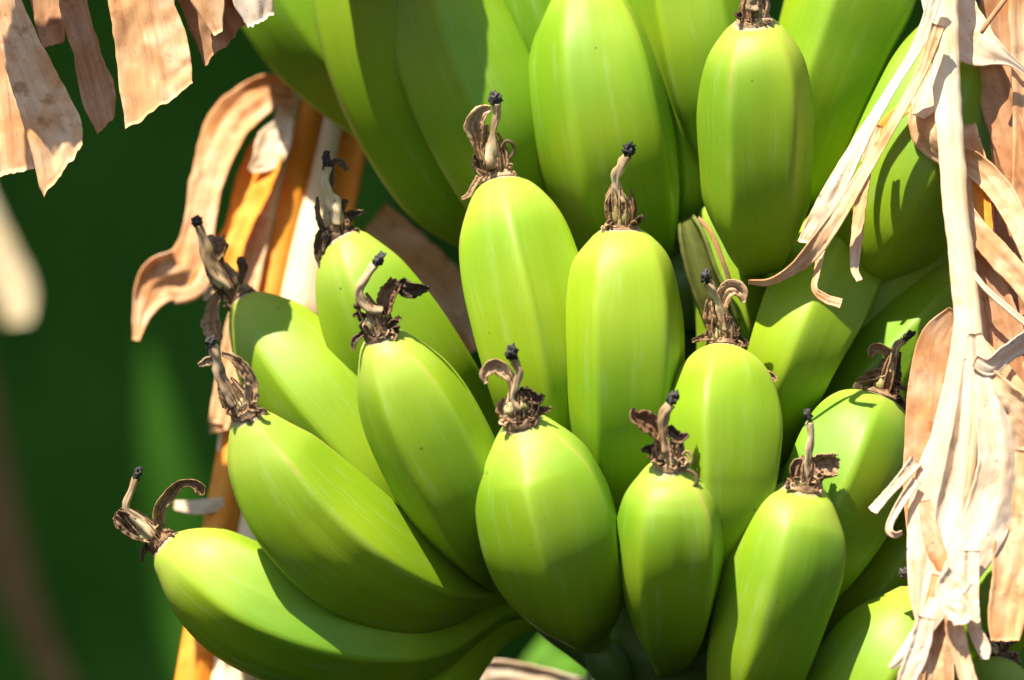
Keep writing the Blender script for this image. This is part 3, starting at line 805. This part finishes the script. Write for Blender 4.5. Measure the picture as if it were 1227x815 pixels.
ribbon('leaf_strip', [(160, -160, 90, 92, 0), (162, -80, 80, 92, 0), (170, 5, 78, 88, -4), (182, 60, 88, 84, 0), (191, 128, 88, 84, 4)], DRY, t, 60, 24, 0.03, 1.6, 0.045, 0.06, 0.035, 0.50, 1.3, 15)
ribbon('leaf_strip', [(225, -155, 110, 80, 0), (240, -80, 110, 76, 10), (262, -20, 112, 66, 20), (284, 40, 112, 60, 25)], DRY_BROWN, t, 50, 26, 0.06, 3.2, 0.05, 0.05, 0.05, 0.42, 1.3, 16)
ribbon('leaf_strip', [(235, -155, 60, 104, 0), (240, -80, 56, 102, 0), (250, -10, 48, 96, 20), (262, 40, 14, 86, 30)], DRY, t, 40, 16, 0.06, 2, 0.05, 0.1, 0.08, 0.2, 1.3, 17)
ribbon('leaf_strip', [(290, -152, 60, 104, 0), (292, -80, 56, 102, 0), (302, -10, 52, 92, -10), (312, 26, 36, 82, -20)], DRY_PALE, t, 40, 16, 0.06, 2, 0.05, 0.1, 0.08, 0.2, 1.3, 18)
ribbon('leaf_strip', [(390, -420, 80, 60, 0), (404, -300, 116, 60, 5), (410, -160, 116, 60, 8), (402, -60, 100, 60, 8), (390, -14, 60, 60, 8)], DRY, t, 40, 16, 0.06, 2, 0.05, 0.1, 0.015, 0.3, 1.3, 19, lean=0)  # out of view, added to cast shade on two upper left bananas

ribbon('leaf_strip', [(-70, -380, 120, 190, 0), (-62, -300, 132, 190, 0), (-56, -200, 136, 190, 0), (-46, -120, 120, 190, 0)], DRY, t, 40, 16, 0.05, 2, 0.04, 0.1, 0.03, -0.4, 1.3, 20, lean=0)  # unseen sheet added to shade the tops of the left strips
ribbon('leaf_strip', [(380, -340, 90, -20, 0), (392, -260, 104, -30, 5), (404, -150, 110, -30, 8), (404, -70, 96, -30, 8), (396, -22, 60, -30, 8)], DRY, t, 40, 16, 0.06, 2, 0.05, 0.1, 0.015, 0.3, 1.3, 121, lean=0)  # added above the view so its shadow covers the upper left banana
ribbon('leaf_strip', [(300, -640, 90, -150, 0), (296, -560, 140, -180, 5), (290, -460, 150, -185, 8), (286, -370, 130, -185, 8), (280, -300, 70, -185, 8)], DRY, t, 40, 16, 0.06, 2, 0.05, 0.1, 0.015, 0.3, 1.3, 122, lean=0)  # unseen strip, added to shade the leftmost upper banana
LEAN, LEAN_Y = 0.34, 400
# behind on the left: dry leaf with a broad orange stalk
t = leaf_thing('dry_leaf', 'blurred dry leaf with a broad orange stalk, left behind the bananas', (230, 900, -330))
GD = -330
ribbon('stalk', [(392, 40, 40, GD), (376, 115, 38, GD), (350, 230, 37, GD), (325, 345, 36, GD), (285, 530, 40, GD), (246, 740, 42, GD), (215, 920, 42, GD)], DRY_ORANGE, t, 60, 14, 0.0, 1, 0.02, -0.35, 0.03, 0, 8, 21)
ribbon('stalk_margin', [(366, 40, 22, GD + 8), (349, 115, 24, GD + 8), (323, 230, 24, GD + 8), (298, 345, 22, GD + 8), (268, 510, 6, GD + 4), (262, 540, 2, GD)], DRY_CREAM, t, 60, 8, 0.02, 1, 0.02, -0.2, 0.03, 0, 6, 22)
ribbon('stalk_margin', [(416, 40, 24, GD + 8), (402, 130, 20, GD + 8), (384, 220, 26, GD + 8), (366, 330, 46, GD + 8), (330, 530, 46, GD + 4), (292, 740, 52, GD + 4), (262, 920, 50, GD + 4)], DRY_CREAM, t, 60, 10, 0.03, 1, 0.02, -0.2, 0.03, 0, 6, 23)
ribbon('stalk_flange', [(436, 60, 40, GD - 4), (420, 160, 44, GD - 4), (402, 250, 46, GD - 4), (386, 340, 44, GD - 4), (350, 540, 40, GD - 4)], DRY_ORANGE, t, 50, 10, 0.04, 1, 0.02, 0.2, 0.03, 0, 4, 24)
ribbon('blade_flap', [(352, 112, 30, GD + 20, 0), (318, 112, 44, GD + 30, 10), (276, 150, 56, GD + 40, 20), (250, 215, 44, GD + 46, 20), (238, 280, 40, GD + 46, 10), (225, 326, 66, GD + 46, 0), (192, 338, 58, GD + 44, -10), (172, 372, 26, GD + 42, 0), (163, 408, 8, GD + 40, 0)], DRY_PEACH, t, 80, 18, 0.08, 2, 0.05, 0.1, 0.06, 0, 2, 25)
ribbon('blade_flap', [(345, 150, 16, GD + 20, 0), (322, 178, 44, GD + 26, 20), (305, 225, 52, GD + 30, 30), (285, 275, 34, GD + 34, 20), (262, 322, 44, GD + 34, 0), (238, 350, 30, GD + 34, 0)], DRY_ORANGE, t, 60, 16, 0.08, 2, 0.05, 0.1, 0.06, 0, 2, 26)
ribbon('blade_flap', [(346, 140, 12, GD + 30, 0), (330, 168, 40, GD + 36, 0), (318, 190, 34, GD + 40, 0), (300, 205, 6, GD + 40, 0)], DRY_PALE, t, 30, 12, 0.05, 2, 0.05, 0.1, 0.06, 0, 2, 27)
ribbon('blade_flap', [(316, 260, 20, GD + 16, 0), (300, 330, 26, GD + 18, 0), (284, 400, 30, GD + 18, 0), (262, 510, 26, GD + 18, 0), (258, 500, 8, GD + 18, 0)], DRY, t, 40, 10, 0.05, 2, 0.05, 0.1, 0.06, 0, 2, 28)
ribbon('blade_flap', [(268, 604, 16, GD + 10, 0), (238, 608, 18, GD + 12, 10), (208, 606, 12, GD + 14, 20)], DRY_PALE, t, 20, 8, 0.08, 1, 0.05, 0.1, 0.08, 0, 2, 29)

LEAN = 0.0
# behind in the middle: tan leaf glimpsed between bananas
t = leaf_thing('dry_leaf', 'tan dry leaf glimpsed in the gap left of the papery-flowered banana', (540, 420, -420))
ribbon('blade', [(440, 270, 70, -420, 0), (500, 320, 66, -420, 0), (540, 360, 60, -420, 0), (570, 420, 50, -420, 0)], DRY, t, 40, 14, 0.05, 2, 0.04, 0.1, 0.04, 0, 2, 31)
t = leaf_thing('dry_leaf', 'blurred tan dry leaf along the bottom edge below the curved necks', (700, 840, -420))
ribbon('blade', [(480, 880, 60, -430, 0), (570, 822, 56, -430, 0), (640, 818, 40, -430, 0), (760, 850, 40, -430, 0)], DRY_PALE, t, 40, 14, 0.05, 2, 0.04, 0.1, 0.04, 0, 2, 32)

LEAN, LEAN_Y = 0.26, 330
# right: big hanging dry leaf
t = leaf_thing('dry_leaf', 'large pale dry leaf hanging down the right side with forked strands and crumpled end', (1135, -220, 110))
ribbon('midrib', [(1120, -240, 40, 90, 0), (1132, -60, 36, 110, 0), (1132, 40, 32, 120, 0), (1138, 150, 30, 124, 0), (1148, 270, 28, 128, 0), (1160, 380, 30, 132, 0), (1163, 450, 28, 136, 0), (1158, 540, 24, 140, 0), (1148, 640, 16, 142, 0)],
       DRY_CREAM, t, 160, 18, 0.05, 2.6, 0.03, -0.22, 0.16, 0, 4, 41, lean=0.14)
ribbon('blade', [(1120, -120, 60, 112, 0), (1128, -40, 60, 116, 0), (1142, 20, 66, 118, -10), (1168, 52, 60, 116, -15), (1196, 66, 26, 112, 0), (1215, 76, 10, 108, 10), (1240, 96, 8, 100, 10)], DRY_PALE, t, 50, 16, 0.06, 1.6, 0.03, 0.06, 0.03, 0, 1.4, 42)
ribbon('blade', [(1165, 50, 20, 84, 0), (1185, 90, 40, 80, 20), (1205, 150, 44, 78, 20), (1228, 220, 40, 78, 20), (1250, 290, 30, 78, 20)], DRY_BROWN, t, 50, 14, 0.06, 1.6, 0.03, 0.06, 0.04, 0, 1.4, 43)
ribbon('blade', [(1125, 80, 20, 104, 0), (1115, 105, 36, 108, 10), (1106, 128, 30, 112, 10), (1100, 140, 14, 112, 10)], DRY_PALE, t, 30, 10, 0.06, 1.6, 0.04, 0.06, 0.05, 0, 1.4, 44)
ribbon('strand', [(1122, -10, 16, 110, 0), (1104, 46, 15, 106, 20), (1076, 94, 14, 100, 40), (1042, 150, 17, 98, 30), (1008, 212, 24, 98, 10), (982, 262, 27, 100, 0), (966, 292, 20, 102, 0)], DRY_PALE, t, 70, 12, 0.12, 1.2, 0.06, 0.1, 0.06, 0.2, 1.4, 45, lean=0.05)
ribbon('strand', [(1124, 30, 16, 120, 0), (1106, 82, 13, 120, 20), (1074, 142, 14, 120, 35), (1036, 206, 17, 122, 30), (1002, 262, 19, 124, 10), (972, 302, 22, 126, -20), (948, 324, 15, 128, -30), (922, 338, 10, 130, -30), (897, 338, 5, 132, -20)], DRY, t, 90, 12, 0.14, 1.4, 0.06, 0.16, 0.07, 0, 1.4, 46, lean=0.05)
ribbon('strand', [(1052, 150, 12, 112, 0), (1040, 190, 14, 110, 20), (1032, 240, 15, 108, 30), (1026, 290, 14, 106, 10), (1024, 322, 10, 106, -20), (1030, 336, 9, 106, -40)], DRY, t, 50, 10, 0.12, 1.4, 0.08, 0.12, 0.10, 0, 1.4, 47)
ribbon('strand', [(985, 290, 12, 118, 0), (980, 322, 9, 118, 30), (976, 346, 8, 118, 30), (990, 358, 11, 118, 0), (1008, 364, 12, 118, -20)], DRY, t, 40, 8, 0.12, 1.4, 0.06, 0.12, 0.10, 0, 1.4, 48)
ribbon('strand', [(1128, 84, 12, 104, 0), (1108, 108, 14, 100, 10), (1076, 136, 16, 96, 20), (1046, 162, 12, 92, 20), (1018, 200, 6, 90, 20)], DRY_ORANGE, t, 40, 8, 0.10, 1.2, 0.04, 0.12, 0.05, 0, 1.4, 49)
ribbon('strand', [(1134, 112, 40, 100, 0), (1110, 138, 40, 104, 20), (1112, 165, 40, 104, 40), (1140, 186, 36, 102, 30), (1170, 200, 30, 102, 10), (1200, 232, 30, 104, 0), (1222, 272, 26, 106, 0), (1240, 320, 22, 106, 0)], DRY, t, 80, 14, 0.08, 1.4, 0.04, 0.12, 0.05, 0, 1.4, 50)
ribbon('strand', [(1150, 240, 16, 120, 0), (1172, 278, 28, 116, -10), (1196, 306, 32, 114, -10), (1222, 334, 28, 112, 0), (1246, 370, 24, 112, 0)], DRY, t, 50, 12, 0.08, 1.4, 0.04, 0.1, 0.05, 0, 1.4, 51)
ribbon('strand', [(1158, 316, 5, 130, 0), (1180, 345, 6, 130, 0), (1208, 370, 7, 128, 0), (1240, 396, 7, 126, 0)], DRY_PALE, t, 30, 6, 0.08, 1.2, 0.03, 0.2, 0.05, 0, 2.5, 52)
ribbon('blade', [(1154, 150, 30, 84, 0), (1166, 220, 44, 82, 10), (1172, 290, 42, 82, 10), (1184, 360, 50, 84, 0), (1200, 430, 56, 88, 0), (1222, 510, 60, 92, 0)], DRY, t, 60, 16, 0.08, 2.0, 0.04, 0.1, 0.05, 0, 1.4, 53)
ribbon('blade', [(1172, 190, 14, 92, 20), (1178, 240, 22, 90, 40), (1182, 290, 20, 90, 30), (1188, 340, 14, 90, 0)], DRY_ORANGE, t, 40, 8, 0.12, 1.4, 0.05, 0.1, 0.05, 0, 1.4, 54)
ribbon('blade', [(1172, 300, 20, 100, 0), (1190, 340, 30, 96, 10), (1204, 390, 40, 94, 10), (1216, 450, 50, 94, 0), (1240, 540, 50, 94, 0)], DRY_BROWN, t, 40, 14, 0.08, 1.8, 0.05, 0.1, 0.05, 0, 1.4, 55)
# lower crumpled blade
ribbon('blade', [(1144, 372, 16, 128, 0), (1126, 405, 46, 118, 14), (1118, 450, 58, 112, 22), (1114, 520, 62, 110, 22), (1114, 590, 64, 112, 16), (1118, 660, 56, 120, 8), (1124, 730, 46, 128, 0), (1118, 800, 34, 130, 0), (1108, 850, 34, 130, 0)], DRY_PEACH, t, 90, 20, 0.04, 1.0, 0.03, 0.05, 0.03, 0, 1.4, 56, lean=0.0)  # shade on this left blade is put into the peach colour
LEAN = 0.10
def papery(pts, mat, seed, fold=0.12, nf=0.9, cup=0.0, nu=70, nv=20, skew=0.0, ragged=0.035):
    ribbon('blade', pts, mat, t, nu, nv, fold, nf, 0.022, cup, ragged, skew, 1.4, seed, 0, 0.5)
papery([(1150, 372, 10, 132, 0), (1148, 440, 26, 136, 10), (1138, 520, 44, 138, 18), (1120, 590, 58, 140, 14), (1110, 650, 46, 142, 4), (1104, 705, 32, 146, -10), (1108, 750, 22, 148, -20)], DRY_PALE, 157, 0.10, 0.8)
papery([(1164, 400, 10, 140, 0), (1164, 470, 34, 144, -12), (1160, 530, 50, 148, -20), (1150, 590, 54, 152, -14), (1140, 650, 52, 154, 0), (1128, 705, 46, 156, 12), (1120, 760, 42, 156, 10), (1110, 840, 56, 154, 0)], DRY_PALE, 158, 0.16, 1.2)
papery([(1168, 540, 26, 138, 30), (1164, 600, 40, 138, 30), (1156, 650, 38, 140, 30), (1146, 700, 26, 144, 20)], DRY_PEACH, 159, 0.12, 0.8)  # shaded inner fold, its shade painted as darker peach
papery([(1170, 400, 12, 138, 0), (1184, 450, 36, 142, -16), (1196, 505, 56, 146, -26), (1200, 555, 62, 152, -24), (1190, 605, 62, 158, -10), (1170, 650, 56, 164, 6), (1148, 692, 42, 168, 14), (1122, 730, 28, 170, 18), (1096, 768, 20, 172, 10), (1076, 792, 13, 172, 0), (1066, 800, 6, 172, 0)], DRY_PALE, 160, 0.13, 1.0, nu=110)
papery([(1176, 410, 12, 128, 0), (1206, 470, 46, 128, 20), (1226, 530, 60, 132, 26), (1228, 580, 56, 136, 20), (1216, 616, 40, 140, 10), (1200, 640, 16, 142, 0)], DRY, 161, 0.14, 1.0)
papery([(1128, 690, 22, 164, 0), (1116, 740, 24, 164, -14), (1102, 790, 24, 162, -10), (1090, 850, 22, 160, 0)], DRY, 163, 0.20, 1.2)
papery([(1136, 690, 22, 158, 0), (1132, 745, 26, 160, 16), (1130, 800, 26, 160, 18), (1134, 850, 24, 160, 0)], DRY, 164, 0.20, 1.2)
papery([(1108, 600, 14, 150, 20), (1116, 640, 22, 154, 30), (1128, 680, 20, 158, 30), (1138, 715, 10, 160, 20)], DRY_PEACH, 165, 0.14, 0.8)
LEAN = 0.26
ribbon('blade', [(1168, 432, 14, 132, 0), (1186, 440, 22, 130, 10), (1206, 424, 24, 128, 30), (1228, 410, 28, 126, 30), (1250, 400, 28, 126, 20)], DRY_PALE, t, 40, 12, 0.08, 1.4, 0.05, 0.1, 0.05, 0, 1.4, 59)
ribbon('blade', [(1172, 440, 20, 124, 0), (1200, 480, 50, 120, 20), (1228, 510, 60, 116, 20), (1260, 540, 50, 112, 20)], DRY, t, 40, 14, 0.08, 1.6, 0.05, 0.1, 0.05, 0, 1.4, 60)
ribbon('strip', [(1226, 540, 70, 112, 0), (1218, 620, 56, 108, 0), (1212, 690, 50, 106, -6), (1206, 740, 46, 106, -6), (1204, 768, 34, 106, 0)], DRY, t, 50, 16, 0.05, 1.6, 0.04, 0.1, 0.05, 0.1, 1.4, 61)
ribbon('strip', [(1164, 660, 20, 126, 0), (1164, 710, 18, 124, 10), (1168, 752, 16, 124, 20), (1178, 776, 18, 124, 0), (1180, 790, 9, 124, 0)], DRY_PALE, t, 40, 10, 0.10, 1.6, 0.06, 0.1, 0.08, 0, 1.4, 62)
ribbon('strip', [(1144, 700, 20, 138, 0), (1144, 750, 22, 138, 10), (1156, 800, 22, 138, 20), (1172, 850, 20, 138, 20)], DRY, t, 40, 12, 0.12, 1.6, 0.06, 0.1, 0.08, 0, 1.4, 63)
ribbon('strip', [(1150, 690, 40, 162, 0), (1136, 712, 32, 166, 10), (1150, 736, 30, 168, 10), (1152, 748, 18, 168, 20)], DRY_PALE, t, 30, 10, 0.10, 1.4, 0.06, 0.1, 0.08, 0, 1.4, 64)
ribbon('strip', [(1110, 740, 22, 142, 0), (1100, 780, 26, 142, 0), (1086, 815, 22, 142, 0), (1078, 850, 16, 142, 0)], DRY_PALE, t, 30, 10, 0.12, 1.6, 0.06, 0.1, 0.08, 0, 1.4, 65)
ribbon('strip', [(1098, 552, 16, 100, 0), (1078, 576, 12, 98, 10), (1060, 596, 11, 98, 20), (1046, 613, 14, 98, 30)], DRY_PALE, t, 40, 8, 0.12, 1.4, 0.06, 0.3, 0.06, 0, 1.6, 66)
ribbon('strip', [(1098, 575, 12, 104, 0), (1080, 602, 10, 102, 10), (1068, 624, 8, 102, 20), (1066, 636, 9, 102, 30), (1073, 641, 8, 102, 30), (1081, 638, 5, 102, 30)], DRY_PALE, t, 40, 8, 0.12, 1.4, 0.06, 0.3, 0.06, 0, 1.6, 67)

LEAN, LEAN_Y = 0.10, 300
# far right edge
t = leaf_thing('dry_leaf', 'brown dry leaf hanging at the right edge behind the large pale one', (1226, -200, 30))
ribbon('blade', [(1205, -200, 70, 40, 10), (1206, -40, 66, 40, 10), (1212, 80, 64, 36, 10), (1216, 200, 56, 34, 0), (1214, 300, 50, 34, 0), (1214, 380, 30, 34, 0)], DRY_BROWN, t, 60, 16, 0.07, 2.4, 0.03, 0.06, 0.04, 0.2, 1.4, 71)
ribbon('blade', [(1240, -200, 60, 52, 0), (1236, -20, 56, 54, 0), (1238, 120, 50, 54, 0), (1232, 240, 40, 54, 0)], DRY, t, 50, 12, 0.07, 2.4, 0.03, 0.06, 0.04, 0.2, 1.4, 72)
tube('twig', [(1232, -40, 3, 80), (1204, 0, 3, 78), (1182, 30, 3, 76), (1176, 40, 2, 76)], DRY_BROWN, t, 8, 20, 0.1, 3, 1, 0.2, 2)

LEAN = 0.0
# ------------------------------------------------------------------ background: living and dead leaves out of focus
def big_leaf(name, label, cat, pts, width, mat, seed, fold=0.10, group=None, rib=True, nu=60, nv=24):
    """a broad banana leaf along metre points with a V fold, midrib as its own part"""
    sm = catmull(pts, nu)
    cs = [Vector(a[:3]) for a in sm]
    t = empty(name, cs[0])
    tag(t, label, cat, group)
    bpy.context.view_layer.update()
    grid, al, ac = [], [], []
    for i, (a, c) in enumerate(zip(sm, cs)):
        u = i / (nu - 1)
        T = (cs[min(nu - 1, i + 1)] - cs[max(0, i - 1)]).normalized()
        N = Vector((0, -1, 0)); N = (N - T * N.dot(T)).normalized()
        N.rotate(Matrix.Rotation(R(a[3]), 3, T))
        B = T.cross(N)
        w = width * (0.25 + 0.75 * math.sin(math.pi * min(1, 0.12 + 0.9 * u)) ** 0.6) * 0.5
        row = []
        for j in range(nv + 1):
            v = -1 + 2 * j / nv
            z = -fold * abs(v) * width + 0.02 * noise.noise(Vector((u * 9, v * 1.5, seed)))
            row.append(c + B * (v * w) + N * z)
            al.append(u); ac.append(v * 0.3)
        grid.append(row)
    V = [p for r_ in grid for p in r_]
    m1 = nv + 1
    n0 = len(V)
    V2 = [p + Vector((0, 0.0012, 0)) for p in V]
    F = []
    for i in range(nu - 1):
        for j in range(nv):
            q = (i * m1 + j, i * m1 + j + 1, (i + 1) * m1 + j + 1, (i + 1) * m1 + j)
            F.append(q)
            F.append(tuple(n0 + k for k in reversed(q)))
    mesh_obj('blade', V + V2, F, mat, t, {'along': al + al, 'across': ac + ac})
    if rib:
        Vr, Fr, al2 = [], [], []
        fr = frames(cs)
        for i in range(nu):
            T, N, B = fr[i]
            for j in range(8):
                th = 2 * math.pi * j / 8
                r = 0.014 * (1.1 - i / nu)
                Vr.append(cs[i] + N * math.cos(th) * r + B * math.sin(th) * r); al2.append(i / nu)
        for i in range(nu - 1):
            for j in range(8):
                k = (j + 1) % 8
                Fr.append((i * 8 + j, i * 8 + k, (i + 1) * 8 + k, (i + 1) * 8 + j))
        mesh_obj('midrib', Vr, Fr, mat, t, {'along': al2, 'across': al2})
    return t

big_leaf('banana_leaf', 'dark green out-of-focus leaf filling the left background', 'leaf',
         [(-0.55, 1.6, 1.0, 10), (-0.45, 1.7, 0.4, 10), (-0.36, 1.75, -0.2, 5), (-0.30, 1.7, -0.8, 0)], 0.62, LEAF, 2)
big_leaf('banana_leaf', 'teal green out-of-focus leaf behind the orange stalk', 'leaf',
         [(0.15, 1.9, 1.0, -20), (0.05, 2.0, 0.4, -20), (-0.06, 2.0, -0.2, -15), (-0.16, 1.9, -0.9, -10)], 0.60, LEAF, 5)
big_leaf('banana_leaf', 'bright green out-of-focus leaf low in the gap under the curved necks', 'leaf',
         [tuple(P(800, 700, -1500)) + (10,), tuple(P(720, 790, -1500)) + (10,), tuple(P(660, 880, -1500)) + (10,), tuple(P(600, 1000, -1500)) + (10,)], 0.06, LEAF_BRIGHT, 7)
big_leaf('banana_leaf', 'dark green out-of-focus leaf behind the right side of the bunch', 'leaf',
         [(0.55, 1.5, 1.0, 10), (0.5, 1.6, 0.4, 10), (0.45, 1.65, -0.2, 5), (0.4, 1.6, -0.8, 0)], 0.62, LEAF, 9)

# blurred dead leaves at the far left
def far_dry(label, pts, mat, seed, kw):
    t = leaf_thing('dry_leaf', label, pts[0][:2] + (pts[0][3],))
    ribbon('blade', pts, mat, t, 50, 14, 0.06, 2.0, 0.04, 0.1, 0.05, 0, 4, seed)
FD = -3500
far_dry('bright blurred tan patch of dead leaf at the left edge', [(-44, 170, 20, FD, 0), (-24, 240, 30, FD, 0), (2, 310, 42, FD, 0), (18, 350, 46, FD, 0), (22, 385, 30, FD, 0)], DRY_CREAM, 81, None)
far_dry('dim blurred brown dead stalk in the lower left corner', [(-40, 380, 30, -5000, 0), (-16, 520, 44, -5000, 0), (6, 660, 60, -5000, 0), (40, 750, 44, -5000, 0), (90, 860, 36, -5000, 0)], DRY_DIM, 82, None)

def foliage(name, label, n, box, size, seed, cat, down):
    """a mass of overlapping broad leaf blades, built as one object"""
    rnd = random.Random(seed)
    V, F, al, ac = [], [], [], []
    for k in range(n):
        c = Vector([rnd.uniform(a, b) for a, b in box])
        L, W = size * rnd.uniform(0.7, 1.3), size * rnd.uniform(0.16, 0.28)
        az = rnd.uniform(0, 2 * math.pi)
        pit = rnd.uniform(*down)
        T = Vector((math.cos(az) * math.cos(pit), math.sin(az) * math.cos(pit), math.sin(pit)))
        N = Vector((0, -1, 0.6)) + Vector((rnd.uniform(-.6, .6), 0, rnd.uniform(-.6, .6)))
        N = (N - T * N.dot(T)).normalized()
        B = T.cross(N)
        n0 = len(V)
        for i in range(9):
            u = i / 8
            w = W * math.sin(math.pi * (0.06 + 0.9 * u)) ** 0.7
            p = c + T * (L * (u - 0.5)) + Vector((0, 0, -0.35 * L * u * u))
            for v in (-1, -0.5, 0, 0.5, 1):
                V.append(p + B * (v * w) - N * (abs(v) * w * 0.3)); al.append(u); ac.append(v * 0.3)
        for i in range(8):
            for j in range(4):
                F.append((n0 + i * 5 + j, n0 + i * 5 + j + 1, n0 + i * 5 + j + 6, n0 + i * 5 + j + 5))
    o = mesh_obj(name, V, F, LEAF_DEEP, None, {'along': al, 'across': ac})
    tag(o, label, cat, None, 'stuff')
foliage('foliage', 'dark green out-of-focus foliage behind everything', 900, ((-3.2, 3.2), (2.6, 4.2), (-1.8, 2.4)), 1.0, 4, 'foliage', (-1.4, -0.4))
foliage('shade_canopy', 'dense green leaf canopy added unseen above to shade the background foliage', 320, ((-3.2, 2.6), (0.75, 4.0), (1.25, 1.8)), 1.0, 9, 'foliage', (-0.5, 0.2))  # canopy out of view, added to keep the sun off the background
